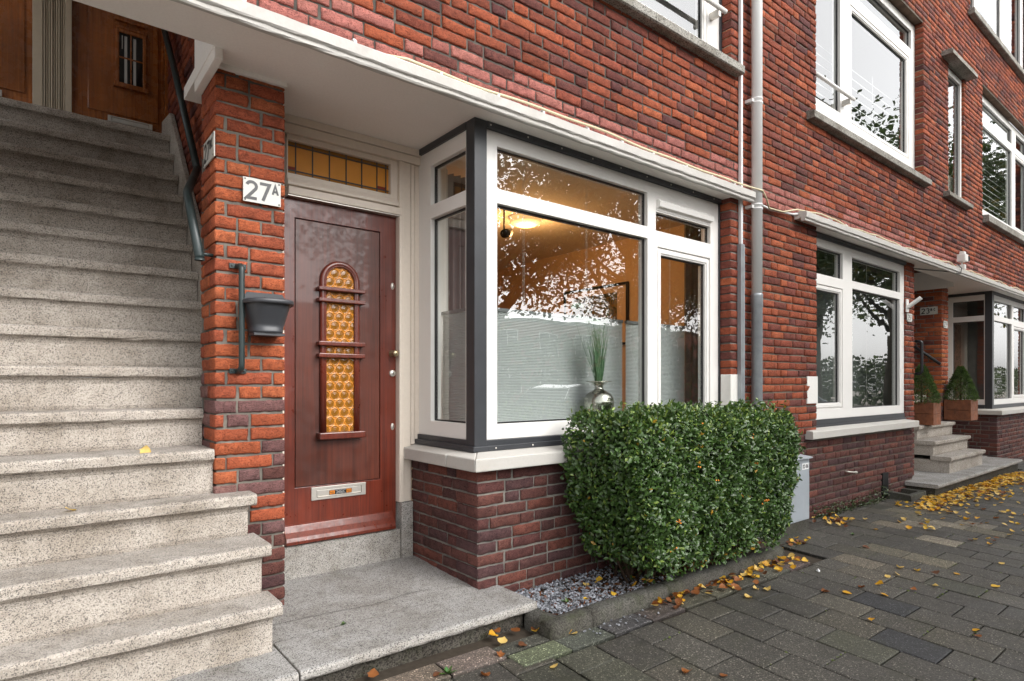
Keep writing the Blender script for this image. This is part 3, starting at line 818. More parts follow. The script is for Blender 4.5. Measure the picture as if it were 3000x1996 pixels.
# =================================================================== HOUSE 25
H25 = empty('terraced_house', (7.0, 3.6, -1.31))
tag(H25, 'middle red brick house with flush white window above a white sill, past the grey downpipe', 'house')
qb = QB()
brickwork(qb, OYW, ux, NF, 4.82, 8.585, -1.45, 1.56, holes=[(6.03, 8.60, -.53, 1.57)], colf=col_front, lod=lod_f, depth=.10, mort=(.72, .66, .60), cdepth=lambda k, s: .10)
brickwork(qb, (0, 2.85, 0), ux, NF, 8.605, 8.90, -1.45, 1.535, colf=col_front, lod=lambda u, z: 1, depth=.2)
mortar_quad(qb, [(8.895, 2.86, -1.4), (8.895, 3.4, -1.4), (8.895, 3.4, 1.53), (8.895, 2.86, 1.53)])
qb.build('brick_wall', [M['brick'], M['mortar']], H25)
qb = QB()
brickwork(qb, OYW, ux, NF, 4.82, 9.40, 1.56, 7.6, holes=[(6.02, 8.965, 2.62, 4.63), (6.02, 8.965, 5.48, 7.3)], colf=col_front, lod=lambda x, z: 1 if z < 4.2 else 0, depth=.10, phase=.07, mort=(.72, .66, .60))
for z0, z1 in ((2.62, 4.63), (5.48, 7.3)):
    mortar_quad(qb, [(8.975, YW + .008, z0), (8.975, YW + .008, z1), (8.975, YW + .11, z1), (8.975, YW + .11, z0)], (2.0, 1.9, 1.6))
    mortar_quad(qb, [(6.03, YW + .008, z1 + .010), (6.03, YW + .11, z1 + .010), (8.96, YW + .11, z1 + .010), (8.96, YW + .008, z1 + .010)], (.8, .6, .5))
qb.build('upper_brick_wall', [M['brick'], M['mortar']], H25)
canopy_fascia(H25, 5.58, 9.398)
mb = MB(); mb.box(5.59, 8.62, 2.712, 2.95, 1.5345, 1.598); mb.box(8.62, 9.40, 2.712, 2.99, 1.5345, 1.598); obj('canopy_soffit', mb, M['soffit'], H25)
front_window(H25, 5.98, 8.606, -.365, 1.487, [(6.10, 6.86, 1.125, 1.40), (7.09, 8.475, 1.136, 1.39), (7.10, 8.468, -.268, 1.05), (6.12, 6.80, -.20, .965)], sash=(3,))
mb = MB(); mb.box(5.98, 8.60, 2.85, 2.95, 1.487, 1.537); mb.box(5.98, 8.60, 2.838, 2.852, 1.50, 1.52); mb.box(5.98, 8.60, 2.86, 2.95, -.445, -.365); mb.box(5.98, 8.60, 2.846, 2.862, -.45, -.42)
obj('window_cladding', mb, M['dark'], H25)
mb = MB()
mb.prism([(2.86, -.53), (2.702, -.53), (2.694, -.524), (2.694, -.46), (2.703, -.453), (2.86, -.44)], 'x', 5.80, 8.575, seg=16, wob=.0006)
obj('window_sill', mb, M['sillw'], H25)
mb = MB(); mb.box(5.83, 6.045, YW - .004, YW + .1, -.19, .072); obj('stone_block', mb, M['block'], H25, bevel=.003)
mb = MB()
for i in range(5): mb.box(7.62 + i * .034, 7.645 + i * .034, YW - .012, YW + .02, -1.30, -1.02)
obj('vent_grille', mb, M['railblack'], H25)
mb = MB()
mb.quad((6.0, 3.3, -.9), (8.59, 3.3, -.9), (8.59, 3.3, 1.55), (6.0, 3.3, 1.55)); mb.quad((6.0, 2.97, 1.545), (6.0, 3.3, 1.545), (8.59, 3.3, 1.545), (8.59, 2.97, 1.545)); mb.quad((6.0, 2.97, -.45), (8.59, 2.97, -.45), (8.59, 3.3, -.45), (6.0, 3.3, -.45))
mb.quad((5.99, 2.97, -.45), (5.99, 3.3, -.45), (5.99, 3.3, 1.55), (5.99, 2.97, 1.55)); mb.quad((8.595, 2.97, -.45), (8.595, 2.97, 1.55), (8.595, 3.3, 1.55), (8.595, 3.3, -.45))
obj('room_interior', mb, M['darkroom'], H25)
upper_rooms(H25, 5.9, 9.2)
front_window(H25, 6.0, 8.996, 2.66, 4.625, [(6.09, 6.80, 2.90, 4.525), (7.10, 8.71, 2.92, 4.11), (7.10, 8.85, 4.29, 4.525)], sash=(1,))
front_window(H25, 6.0, 8.996, 5.52, 7.29, [(6.09, 6.80, 5.66, 7.15), (7.10, 8.71, 5.66, 7.15)], sash=(1,))
sill_bar(H25, 5.82, 9.02, 2.69, 2.90, 2.605, 2.53, M['stone'], split=(6.75, 7.9))
sill_bar(H25, 5.82, 9.02, 2.69, 2.90, 5.515, 5.44, M['stone'])
# =================================================================== HOUSE 23
H23 = empty('terraced_house', (12.5, 3.6, -1.37))
tag(H23, 'farthest red brick house with corner bay window, tall slit window and planters at its steps', 'house')
qb = QB(); XB = 12.33
brickwork(qb, OYW, ux, NF, XB, 15.6, -1.5, 1.56, holes=[(12.20, 15.0, -.49, 1.57)], colf=col_front, lod=lambda u, z: 1, depth=.10, cdepth=lambda k, s: qd(k) if s == 'a' else 0, mpad=(.008, 0))
brickwork(qb, (XB, 0, 0), uy, NL, YW, 3.55, -1.5, -.49, colf=lambda y, z: pal(BROWN), lod=lambda u, z: 1, cu0=lambda k: YW + qd(k) + JT, phase=.1, mpad=(.008, 0))
qb.build('brick_wall', [M['brick'], M['mortar']], H23)
qb = QB()
brickwork(qb, OYW, ux, NF, 9.40, 15.6, 1.56, 7.6, holes=[(9.93, 10.62, 2.62, 4.42), (11.52, 14.7, 2.62, 4.63), (10.9, 14.5, 5.48, 7.3)], colf=col_front, lod=lambda u, z: 0, depth=.09, phase=.07, mort=(.72, .66, .60))
mortar_quad(qb, [(10.63, YW + .008, 2.6), (10.63, YW + .008, 4.4), (10.63, YW + .11, 4.4), (10.63, YW + .11, 2.6)], (2.0, 1.9, 1.6))
mortar_quad(qb, [(11.53, YW + .008, 4.64), (11.53, YW + .11, 4.64), (14.7, YW + .11, 4.64), (14.7, YW + .008, 4.64)], (.8, .6, .5))
qb.build('upper_brick_wall', [M['brick'], M['mortar']], H23)
qb = QB()
brickwork(qb, (0, 3.15, 0), ux, NF, 11.0, 11.29, -1.3, 1.535, colf=col_pillar, lod=lambda u, z: 1, depth=.10, cdepth=lambda k, s: qd(k) if s == 'a' else .2, mpad=(.008, .008))
brickwork(qb, (11.0, 0, 0), uy, NL, 3.15, 5.36, -1.3, 3.0, colf=lambda y, z: pal(ORANGE), lod=lambda u, z: 1, cu0=lambda k: 3.15 + qd(k) + JT, mpad=(.008, 0))
mortar_quad(qb, [(11.282, 3.16, -1.3), (11.282, 3.6, -1.3), (11.282, 3.6, 1.535), (11.282, 3.16, 1.535)])
qb.build('brick_pillar', [M['brick'], M['mortar']], H23)
canopy_fascia(H23, 9.402, 15.6)
mb = MB(); mb.box(9.40, 10.96, 2.712, 2.99, 1.5345, 1.598); mb.box(10.96, 12.44, 2.712, 3.66, 1.5345, 1.598); mb.box(12.44, 15.6, 2.712, 2.93, 1.5345, 1.598)
obj('canopy_soffit', mb, M['soffit'], H23)
mb = MB(); mb.box(10.962, 11.002, 2.995, 3.6, 1.47, 1.75); mb.box(10.99, 11.295, 3.13, 3.16, 1.512, 1.537); mb.box(8.9, 11.0, 2.93, 2.985, 1.711, 3.05); mb.box(8.9, 11.0, 2.99, 5.45, 3.01, 3.06); mb.box(8.85, 8.9, 2.96, 5.45, -1.3, 3.05); mb.box(8.9, 11.0, 5.36, 5.45, 0, 3.05)
obj('canopy_beam', mb, M['soffit'], H23)
fw = front_window(H23, 12.505, 15.0, -.35, 1.487, [(12.60, 13.70, -.26, 1.06), (12.60, 13.70, 1.15, 1.40), (13.89, 14.6, -.2, .98), (13.83, 14.65, 1.15, 1.40)], sash=(2,))
side_window(H23, 12.42, 2.885, 3.514, -.35, 1.487, [(2.966, 3.40, -.26, 1.05), (2.966, 3.40, 1.14, 1.395)])
mb = MB(); mb.box(12.406, 12.504, 2.852, 2.95, -.41, 1.536); mb.box(12.504, 15.0, 2.85, 2.95, 1.487, 1.537); mb.box(12.405, 12.49, 2.95, 3.514, 1.487, 1.537); mb.box(12.504, 15.0, 2.855, 2.95, -.41, -.35); mb.box(12.39, 12.49, 2.95, 3.514, -.41, -.35)
obj('bay_cladding', mb, M['dark'], H23)
mb = MB()
X0, XI = 12.255, 12.40
sill_quad((X0, Y0), (15.0, Y0), (15.0, YI), (XI, YI), -.435, -.412, -.505); sill_quad((X0, 3.10), (X0, Y0 + .003), (XI, YI + .003), (XI, 3.10), -.435, -.412, -.505); sill_quad((X0, 3.535), (X0, 3.106), (XI, 3.106), (XI, 3.535), -.435, -.412, -.505)
obj('bay_sill', mb, M['sillw'], H23, bevel=.006)
mb = MB(); mb.box(11.29, 11.45, 3.50, 3.62, -1.18, 1.535); mb.box(12.2, 12.42, 3.52, 3.62, -1.18, 1.535); mb.box(11.45, 12.2, 3.50, 3.62, 1.08, 1.535)
obj('door_frame', mb, M['cream'], H23, bevel=.004)
mb = MB(); mb.box(11.45, 12.2, 3.56, 3.62, -1.18, 1.08); obj('front_door', mb, M['updoor'], H23)
mb = MB()
for (a, b) in (((12.5, 3.9), (15.2, 3.9)), ((15.2, 3.9), (15.2, 2.97)), ((12.44, 3.53), (12.5, 3.9))):
    mb.quad((*a, -.95), (*b, -.95), (*b, 1.55), (*a, 1.55))
mb.quad((12.4, 2.97, 1.545), (12.4, 3.9, 1.545), (15.2, 3.9, 1.545), (15.2, 2.97, 1.545)); mb.quad((12.4, 2.97, -.6), (15.2, 2.97, -.6), (15.2, 3.9, -.6), (12.4, 3.9, -.6))
obj('room_interior', mb, M['darkroom'], H23)
upper_rooms(H23, 9.5, 15.2)
front_window(H23, 9.93, 10.615, 2.62, 4.41, [(10.0, 10.56, 2.69, 4.33)], y=2.80, thick=.05)
front_window(H23, 11.5, 14.9, 2.66, 4.625, [(11.60, 13.70, 2.80, 4.14), (11.60, 13.70, 4.27, 4.52), (13.98, 14.7, 2.85, 4.1), (13.98, 14.7, 4.27, 4.52)], sash=(2,))
front_window(H23, 10.9, 14.5, 5.52, 7.29, [(11.0, 11.5, 5.66, 7.15), (11.75, 13.0, 5.66, 7.15), (13.25, 14.3, 5.66, 7.15)], sash=(1,))
sill_bar(H23, 9.71, 10.75, 2.69, 2.82, 2.608, 2.545, M['stone'])
sill_bar(H23, 11.536, 14.8, 2.69, 2.90, 2.605, 2.50, M['stone'], split=(13.0,))
sill_bar(H23, 10.809, 14.6, 2.69, 2.90, 5.515, 5.43, M['stone'], split=(12.0, 13.2))
mb = MB(); mb.box(9.64, 10.74, 2.635, 2.80, 4.425, 4.475); mb.box(9.66, 10.72, 2.65, 2.80, 4.475, 4.50)
obj('window_lintel', mb, M['stone'], H23)

# =================================================================== STAIRS + LANDINGS
def flight(root, steps, mat, xl_lower=None, wob=.0012):
    """steps: (y_front, z_top, x_left, x_right, open_right) from the lowest up"""
    zprev = None
    for i, (y, z, xl, xr, op) in enumerate(steps):
        yn = steps[i + 1][0] if i + 1 < len(steps) else y + .42
        yb = 3.13 if op == 1 else (3.5 if op == 2 else yn + .07)
        zl = steps[i - 1][1] if i else z - (steps[1][1] - z) - .05
        th = .054; ov = .034
        mb = MB()
        # tread with rounded nose
        prof = [(yn + .06, z - th), (y + .012, z - th), (y + .002, z - th + .008), (y, z - th + .018), (y, z - .014), (y + .004, z - .005), (y + .013, z), (yn + .06, z)]
        mb.prism(prof, 'x', xl, xr, seg=max(3, int((xr - xl) / .05)), wob=wob)
        mb.prism([(yb, zl), (y + ov + .006, zl), (y + ov, zl + .02), (y + ov, z - th - .03), (y + ov - .006, z - th - .014), (y + ov - .018, z - th - .001), (yb, z - th - .001)], 'x', xl + (ov if op == 2 else 0), xr - (ov if op else 0), seg=max(3, int((xr - xl) / .08)), wob=wob * .6)
        obj('step', mb, mat, root)
ST = empty('staircase', (-.05, 3.6, -1.2))
tag(ST, 'long speckled granite staircase rising beside the brick pillar to dark upper doors', 'staircase')
XL = -.94
S27 = [(2.646, -.944, XL, .857, 1), (2.80, -.722, XL, .857, 1), (3.02, -.527, XL, .857, 1), (3.147, -.313, XL, .698, 0), (3.38, -.125, XL, .698, 0),
       (3.56, .086, XL, .808, 0), (3.74, .285, XL, .808, 0), (3.92, .484, XL, .808, 0), (4.058, .681, XL, .808, 0), (4.22, .877, XL, .808, 0), (4.365, 1.063, XL, .808, 0),
       (4.519, 1.254, XL, .808, 0), (4.677, 1.436, XL, .808, 0), (4.837, 1.626, XL, .808, 0), (4.985, 1.812, XL, .808, 0)]
flight(ST, S27, M['granito'])
mb = MB(); mb.prism([(5.36, 2.03), (5.03, 1.985), (4.37, 1.255), (3.452, .27), (3.452, -.6), (5.36, 1.2)], 'x', .812, .845, seg=2)
obj('stair_skirting', mb, M['granito'], ST, bevel=.006)
LS = empty('landing_slab', (1.4, 2.9, -1.2))
tag(LS, 'cracked grey granite landing slab below the mahogany door, with worn front nosing', 'doorstep')
mb = MB()
nx, ny = 24, 14; vs = []
for j in range(ny + 1):
    for i in range(nx + 1):
        x = .70 + (1.972 - .70) * i / nx; y = 2.766 + (3.51 - 2.766) * j / ny
        vs.append((x, y, -1.150 + .031 * (y - 2.766) / .744 + random.gauss(0, .0006)))
mb.add(vs, [(j * (nx + 1) + i, j * (nx + 1) + i + 1, (j + 1) * (nx + 1) + i + 1, (j + 1) * (nx + 1) + i) for j in range(ny) for i in range(nx)], smooth=True)
mb.prism([(2.766, -1.152), (3.51, -1.122), (3.51, -1.4), (2.766, -1.4)], 'x', .70, 1.972)
obj('landing', mb, M['granito_grey'], LS)
def nosing(xa, xb, y0, y1, z, th, root, mat):
    prof = [(y1, z - th), (y0 + .014, z - th), (y0 + .003, z - th + .008), (y0, z - th + .018), (y0 + .001, z - .014), (y0 + .006, z - .005), (y0 + .016, z), (y1, z)]
    mb = MB(); mb.prism(prof, 'x', xa, xb, seg=max(4, int((xb - xa) / .04)), wob=.0015); return obj('nosing', mb, mat, root, bevel=.004, bseg=2)
nosing(.853, 2.105, 2.415, 2.761, -1.150, .048, LS, M['granito_grey'])
nosing(XL, .846, 2.415, 2.761, -1.152, .048, LS, M['granito_grey'])
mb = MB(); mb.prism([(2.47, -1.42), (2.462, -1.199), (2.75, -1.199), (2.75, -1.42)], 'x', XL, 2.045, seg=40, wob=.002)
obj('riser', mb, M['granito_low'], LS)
# thin cracks in the landing
mb = MB()
def crack(pts, w=.0016):
    for a, b in zip(pts[:-1], pts[1:]):
        n = 10; pv = None
        for i in range(n + 1):
            t = i / n; x = a[0] + (b[0] - a[0]) * t + random.gauss(0, .003); y = a[1] + (b[1] - a[1]) * t + random.gauss(0, .003)
            z = -1.150 + .031 * (y - 2.766) / .744 + .0022
            cur = ((x, y - w, z), (x, y + w, z))
            if pv: mb.quad(pv[0], cur[0], cur[1], pv[1])
            pv = cur
crack([(.80, 2.95), (1.15, 2.93), (1.42, 2.90), (1.62, 2.93), (1.75, 2.92)])
crack([(1.20, 3.22), (1.33, 3.12), (1.5, 3.08), (1.7, 3.10), (1.86, 3.16)], .001)
obj('crack', mb, M['lead'], LS)
# far stairs
ST2 = empty('staircase', (10.2, 3.2, -1.3))
tag(ST2, 'short flight of pale granite steps carrying wooden planters at the far house', 'staircase')
S23 = [(2.60, -.965, 9.45, 10.98, 2), (2.78, -.767, 9.45, 10.98, 2), (2.97, -.57, 9.45, 10.98, 2), (3.16, -.37, 8.93, 10.95, 0), (3.34, -.17, 8.93, 10.95, 0), (3.52, .03, 8.93, 10.95, 0), (3.7, .23, 8.93, 10.95, 0), (3.9, .43, 8.93, 10.95, 0)]
flight(ST2, S23, M['granito'])
LS2 = empty('landing_slab', (10.2, 2.9, -1.3))
tag(LS2, 'worn grey stone slab under the far steps, its riser edged with yellow leaves', 'doorstep')
nosing(8.32, 12.18, 2.415, 2.90, -1.182, .05, LS2, M['granito_grey'])
mb = MB(); mb.box(8.62, 12.33, 2.90, 3.6, -1.35, -1.183); obj('landing', mb, M['granito_grey'], LS2)
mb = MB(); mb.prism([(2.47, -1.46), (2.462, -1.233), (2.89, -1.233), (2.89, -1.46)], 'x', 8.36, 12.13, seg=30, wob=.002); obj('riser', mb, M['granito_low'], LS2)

# =================================================================== SMALL THINGS ON THE FRONT
hr = MB()
hr.tube(round_path([(.79, 5.2, 2.73), (.79, 4.71, 2.165), (.785, 3.966, 1.272)], .05), .021, 12)
hr.tube(round_path([(.785, 3.966, 1.272), (.70, 3.68, 1.10), (.640, 3.47, .985), (.632, 3.14, .592)], .04), .021, 12)
hr.lathe([(0, .0), (.020, .0), (.023, -.012)], (.632, 3.14, .592), 12)
HR = obj('handrail', hr, M['rail']); tag(HR, 'chipped dark green iron handrail sloping down the stair wall to the pillar', 'handrail')
hb = MB(); hb.tube([(.785, 4.577, 1.98), (.86, 4.577, 1.96)], .008, 8); hb.tube([(.64, 3.18, .62), (.70, 3.19, .62)], .009, 8)
o = obj('wall_bracket', hb, M['rail'], HR); 
HR_off = HR.location.copy()
def grabrail(x, yw, z0, z1, mat, label, off=.06, r=.014):
    mb = MB(); mb.tube(round_path([(x - .005, yw, z1), (x, yw - off, z1 - .005), (x, yw - off, z0 + .005), (x - .005, yw, z0)], .035, 6), r, 12)
    o = obj('grab_rail', mb, mat); tag(o, label, 'grab rail')
    pb = MB()
    for z in (z0, z1): pb.box(x - .042, x + .036, yw - .006, yw + .002, z - .012, z + .012); pb.lathe([(0, .005), (.005, .004), (.006, 0)], (x - .03, yw - .006, z), 8, axis='y'); pb.lathe([(0, .005), (.005, .004), (.006, 0)], (x + .026, yw - .006, z), 8, axis='y')
    obj('mounting_plate', pb, mat, o, bevel=.001)
    return o
grabrail(.805, 3.148, .062, .574, M['rail'], 'green vertical grab rail screwed to the brick pillar beside the hanging pot')
grabrail(8.955, 2.86, .13, .55, M['railblack'], 'black vertical grab rail at the foot of the far steps', off=.075, r=.018)
mb = MB(); mb.tube([(10.93, 3.75, .80), (10.93, 3.15, .30)], .022, 10)
o = obj('handrail', mb, M['railblack']); tag(o, 'black sloping handrail below the 23 BC number plate', 'handrail')
mb = MB(); mb.tube([(10.93, 3.3, .42), (11.0, 3.3, .38)], .009, 8); obj('wall_bracket', mb, M['railblack'], o)
# hanging pot (flat back, half-oval front)
PX, PY = .925, 3.135
def half_oval(prof, mb, n=26):
    vs = []
    for (sx, sy, z) in prof:
        for k in range(n + 1):
            a = PI + PI * k / n
            ca, sa = math.cos(a), math.sin(a)
            ex = .62
            vs.append((PX + sx * math.copysign(abs(ca) ** ex, ca), PY - sy * abs(sa) ** .8, z))
        vs.append((PX + sx * .97, PY, z))
    w = n + 2; fs = []
    for i in range(len(prof) - 1):
        for k in range(w):
            k2 = (k + 1) % w; fs.append((i * w + k, i * w + k2, (i + 1) * w + k2, (i + 1) * w + k))
    mb.add(vs, fs, smooth=True); return w, len(vs)
mb = MB()
body = [(.070, .085, .2465), (.077, .095, .249), (.080, .100, .262), (.079, .0985, .263), (.081, .101, .271), (.080, .0995, .272), (.084, .106, .292), (.092, .122, .325), (.100, .138, .355), (.106, .147, .380), (.107, .149, .392)]
half_oval(body, mb)
POT = obj('hanging_pot', mb, M['pot']); tag(POT, 'empty anthracite plastic pot hanging on the brick pillar', 'plant pot')
mb = MB()
half_oval([(.107, .149, .388), (.120, .166, .386), (.123, .170, .392), (.123, .170, .404), (.119, .165, .409), (.104, .148, .410), (.102, .146, .395), (.101, .144, .37)], mb)
obj('rim', mb, M['pot'], POT)
mb = MB(); mb.prism([(PX - .115, .405), (PX + .115, .405), (PX + .085, .452), (PX - .085, .452)], 'y', PY - .004, PY + .004); mb.box(PX - .075, PX + .07, PY - .09, PY, .236, .2475)
mb.lathe([(0, .0015), (.003, .0015), (.003, 0)], (PX, PY - .004, .432), 8, axis='y', m=1)
obj('back_plate', mb, [M['pot'], M['black']], POT)

# number plates ---------------------------------------------------------
def text_faces(s, size, ext=.0008):
    cu = bpy.data.curves.new('lettering', 'FONT'); cu.body = s; cu.size = size; cu.extrude = ext; cu.align_x = 'LEFT'
    o = bpy.data.objects.new('lettering', cu); COL.objects.link(o)
    dg = bpy.context.evaluated_depsgraph_get(); me = bpy.data.meshes.new_from_object(o.evaluated_get(dg))
    v = [tuple(p.co) for p in me.vertices]; f = [tuple(p.vertices) for p in me.polygons]
    bpy.data.objects.remove(o); bpy.data.meshes.remove(me); bpy.data.curves.remove(cu)
    return v, f
def put_text(mb, s, height, origin, right, up, out, width=None, m=0, bold=0):
    v, f = text_faces(s, 1.0)
    xs = [p[0] for p in v]; ys = [p[1] for p in v]; x0, y0 = min(xs), min(ys); sy = height / (max(ys) - y0); sx = sy if width is None else width / (max(xs) - x0)
    O, R, U, N = Vector(origin), Vector(right), Vector(up), Vector(out)
    mb.add([O + R * ((p[0] - x0) * sx) + U * ((p[1] - y0) * sy) + N * p[2] for p in v], f, m)
def stroke(mb, pts, w, origin, right, up, out, m=0):
    """mitred ribbon with a little thickness"""
    O, R, U, N = Vector(origin), Vector(right), Vector(up), Vector(out); P = [Vector((p[0], p[1])) for p in pts]; L = []; Rr = []
    for i, p in enumerate(P):
        d0 = (P[i] - P[i - 1]).normalized() if i else (P[1] - P[0]).normalized(); d1 = (P[i + 1] - P[i]).normalized() if i < len(P) - 1 else d0
        n0 = Vector((-d0.y, d0.x)); n1 = Vector((-d1.y, d1.x)); n = (n0 + n1).normalized(); k = w / 2 / max(.4, n.dot(n0)); L.append(p + n * k); Rr.append(p - n * k)
    for i in range(len(P) - 1):
        mb.add([O + R * q.x + U * q.y + N * .0009 for q in (Rr[i], Rr[i + 1], L[i + 1], L[i])], [(0, 1, 2, 3)], m)
def arc(cx, cy, r, a0, a1, n=12, ry=None): return [(cx + r * math.cos(math.radians(a0 + (a1 - a0) * i / n)), cy + (ry or r) * math.sin(math.radians(a0 + (a1 - a0) * i / n))) for i in range(n + 1)]
def glyph(mb, ch, x, y, h, w, o, r, u, nrm, W=None):
    W = W or h * .58
    S = lambda pts: stroke(mb, [(x + px * W, y + py * h) for px, py in pts], w, o, r, u, nrm)
    if ch == '2': S(arc(.5, .72, .44, 165, -35, 14, ry=.24) + [(.06, .05), (.98, .05)])
    elif ch == '7': S([(.02, .95), (.92, .95), (.30, 0)])
    elif ch == '3': S(arc(.46, .74, .40, 150, -85, 12, ry=.22)); S(arc(.46, .27, .44, 85, -150, 12, ry=.24))
    elif ch == '5': S([(.9, .95), (.25, .95), (.2, .55)] + arc(.46, .32, .44, 105, -150, 12, ry=.28))
    elif ch == 'A': S([(.02, 0), (.5, 1), (.98, 0)]); S([(.27, .32), (.73, .32)])
    elif ch == 'B': S([(.1, 0), (.1, 1)]); S([(.14, .95), (.5, .95)] + arc(.5, .74, .34, 80, -80, 8, ry=.2) + [(.14, .53)]); S([(.16, .47), (.5, .47)] + arc(.5, .26, .40, 80, -80, 8, ry=.21) + [(.14, .05)])
    elif ch == 'C': S(arc(.54, .5, .46, 50, 310, 16, ry=.46))
def plate_sign(label, o, r, nrm, w, h, chars, sup, big, sup_h, cat='house number'):
    """o: lower-left corner of the plate face"""
    O, R, U, N = Vector(o), Vector(r), Vector((0, 0, 1)), Vector(nrm)
    mb = MB(); mb.obox(O + R * (w / 2) + U * (h / 2) - N * .003, R, U, N, w / 2, h / 2, .003)
    s = obj('number_plate', mb, M['enamel'], bevel=.0012); tag(s, label, cat)
    t = MB(); wst = big * .17
    for ch, x in chars: glyph(t, ch, x, (h - big) * .48, big, wst, O, R, U, N)
    for ch, x in sup: glyph(t, ch, x, h * .46, sup_h, wst * .72, O, R, U, N)
    obj('lettering', t, M['lettering'], s)
    t = MB()
    for a in (.009, w - .009):
        for b in (.009, h - .009): t.obox(O + R * a + U * b + N * .0012, R, U, N, .0032, .0032, .0012)
    obj('screw', t, M['lead'], s)
    return s
plate_sign('white enamel number plate 27A screwed to the front of the brick pillar', (.824, 3.136, .897), (1, 0, 0), (0, -1, 0), .181, .12, [('2', .014), ('7', .078)], [('A', .140)], .088, .046)
plate_sign('narrow seen white number plate 27BC on the stair side of the pillar', (.690, 3.342, 1.081), (0, -1, 0), (-1, 0, 0), .215, .12, [('2', .016), ('7', .076)], [('B', .135), ('C', .168)], .086, .040)
plate_sign('small white number plate 25C on the pier under the flag holder', (8.615, 2.836, .785), (1, 0, 0), (0, -1, 0), .165, .102, [('2', .014), ('5', .066)], [('C', .122)], .070, .036)
plate_sign('white number plate 23BC on shaded brick above the black sloping handrail', (10.988, 3.44, 1.08), (0, -1, 0), (-1, 0, 0), .235, .12, [('2', .020), ('3', .082)], [('B', .142), ('C', .184)], .078, .038)
plate_sign('small white number plate 23A on the farthest brick pillar', (11.03, 3.136, .865), (1, 0, 0), (0, -1, 0), .19, .11, [('2', .014), ('3', .07)], [('A', .135)], .075, .040)
# mailbox sticker
mb = MB(); mb.box(1.418, 1.561, 3.5325, 3.5339, -.6675, -.6415)
o = obj('letterbox_sticker', mb, M['black']); tag(o, 'black and orange NEE NEE sticker on the steel letterbox flap', 'sticker')
mb = MB()
for xa in (1.421, 1.527): mb.quad((xa, 3.5322, -.6655), (xa + .031, 3.5322, -.6655), (xa + .031, 3.5322, -.6435), (xa, 3.5322, -.6435))
obj('orange_panel', mb, M['orange'], o)
mb = MB()
for xa in (1.4235, 1.5295): put_text(mb, 'NEE', .0165, (xa, 3.5316, -.6628), ux, uz, NF, width=.026)
obj('lettering', mb, M['black'], o)
mb = MB()
put_text(mb, 'Géén ongeadresseerd', .0045, (1.458, 3.5320, -.6490), ux, uz, NF, width=.062); put_text(mb, 'reclamedrukwerk,', .0045, (1.464, 3.5320, -.6565), ux, uz, NF, width=.050); put_text(mb, 'géén huis-aan-huis', .0045, (1.459, 3.5320, -.6640), ux, uz, NF, width=.060)
obj('small_print', mb, M['whitep'], o)
# downpipe, conduit pipes, cables ------------------------------------------------
DPX, DPY = 4.805, 2.70
mb = MB(); mb.tube([(DPX, DPY, .745), (DPX, DPY, 7.6)], .0435, 20)
DP = obj('downpipe', mb, M['pvc']); tag(DP, 'grey rainwater downpipe with a galvanised lower section, between two houses', 'downpipe')
mb = MB(); mb.lathe([(.0445, -2.05), (.0445, -.05), (.048, -.045), (.048, .05), (.050, .055), (.0445, .07)], (DPX, DPY, .69), 20)
obj('zinc_section', mb, M['zinc'], DP)
mb = MB()
for z in (1.49, 2.38, 4.4):
    mb.lathe([(.044, -.024), (.0475, -.02), (.0475, -.012), (.044, -.01)], (DPX, DPY, z), 20); mb.lathe([(.044, .01), (.0475, .012), (.0475, .02), (.044, .024)], (DPX, DPY, z), 20); mb.box(DPX - .075, DPX - .04, DPY, YW, z - .015, z + .01)
obj('pipe_collar', mb, M['pvc'], DP)
mb = MB(); mb.box(4.625, 4.652, YW - .03, YW, 1.16, 7.5)
o = obj('cable_pipe', mb, M['conduit'], bevel=.006); tag(o, 'slim grey cable pipe running up the wall left of the downpipe', 'cable duct')
mb = MB(); mb.box(4.612, 4.668, YW - .036, YW, -1.0, 1.16); mb.box(4.636, 4.645, YW - .040, YW - .036, -1.0, 1.155)
obj('lower_trunking', mb, M['zinc'], o)
def run_pipe(name, pts, r, mat, label, cat, clips=None):
    mb = MB(); mb.tube(pts, r, 8); o = obj(name, mb, mat); tag(o, label, cat)
    if clips:
        mb = MB()
        for (x, y, z) in clips: mb.box(x - .008, x + .008, y - r * 1.5, y + r * 1.8, z - r * 1.4, z + r * 1.5); mb.box(x - .008, x + .008, y - r * .5, y + r * 1.8, z + r * 1.5, z + r * 2.6)
        obj('pipe_clip', mb, M['conduit'], o, bevel=.003)
    return o
ZC = 1.621
xsn = np.linspace(.0, 4.62, 60)
run_pipe('conduit', [(x, 2.732 + .002 * math.sin(x * 3), ZC + .0015 * math.sin(5 * x)) for x in xsn], .0105, M['conduit'], 'grey electric conduit clipped along the canopy above the bay window', 'conduit', [(x, 2.732, ZC) for x in (.72, 1.22, 1.70, 2.08, 2.42, 2.80, 3.13, 3.46, 3.85, 4.18, 4.50)])
pts = [(1.22, 2.745, 1.605), (1.5, 2.728, 1.645)] + [(x, 2.722 + .006 * math.sin(4.1 * x), 1.645 + .006 * math.sin(2.7 * x) + .004 * math.sin(9 * x)) for x in np.linspace(1.7, 4.5, 30)]
pts += [(4.66, 2.69, 1.632), (4.80, 2.647, 1.615), (4.90, 2.67, 1.578), (5.05, 2.725, 1.532), (5.3, 2.73, 1.545), (5.55, 2.725, 1.61)] + [(x, 2.715 + .01 * math.sin(7 * x), 1.633 + .012 * math.sin(5.3 * x) + .006 * math.sin(13 * x)) for x in np.linspace(5.8, 15.0, 90)]
run_pipe('cable', pts, .0072, M['cable'], 'sagging cream cable crossing in front of the downpipe along both canopies', 'cable')
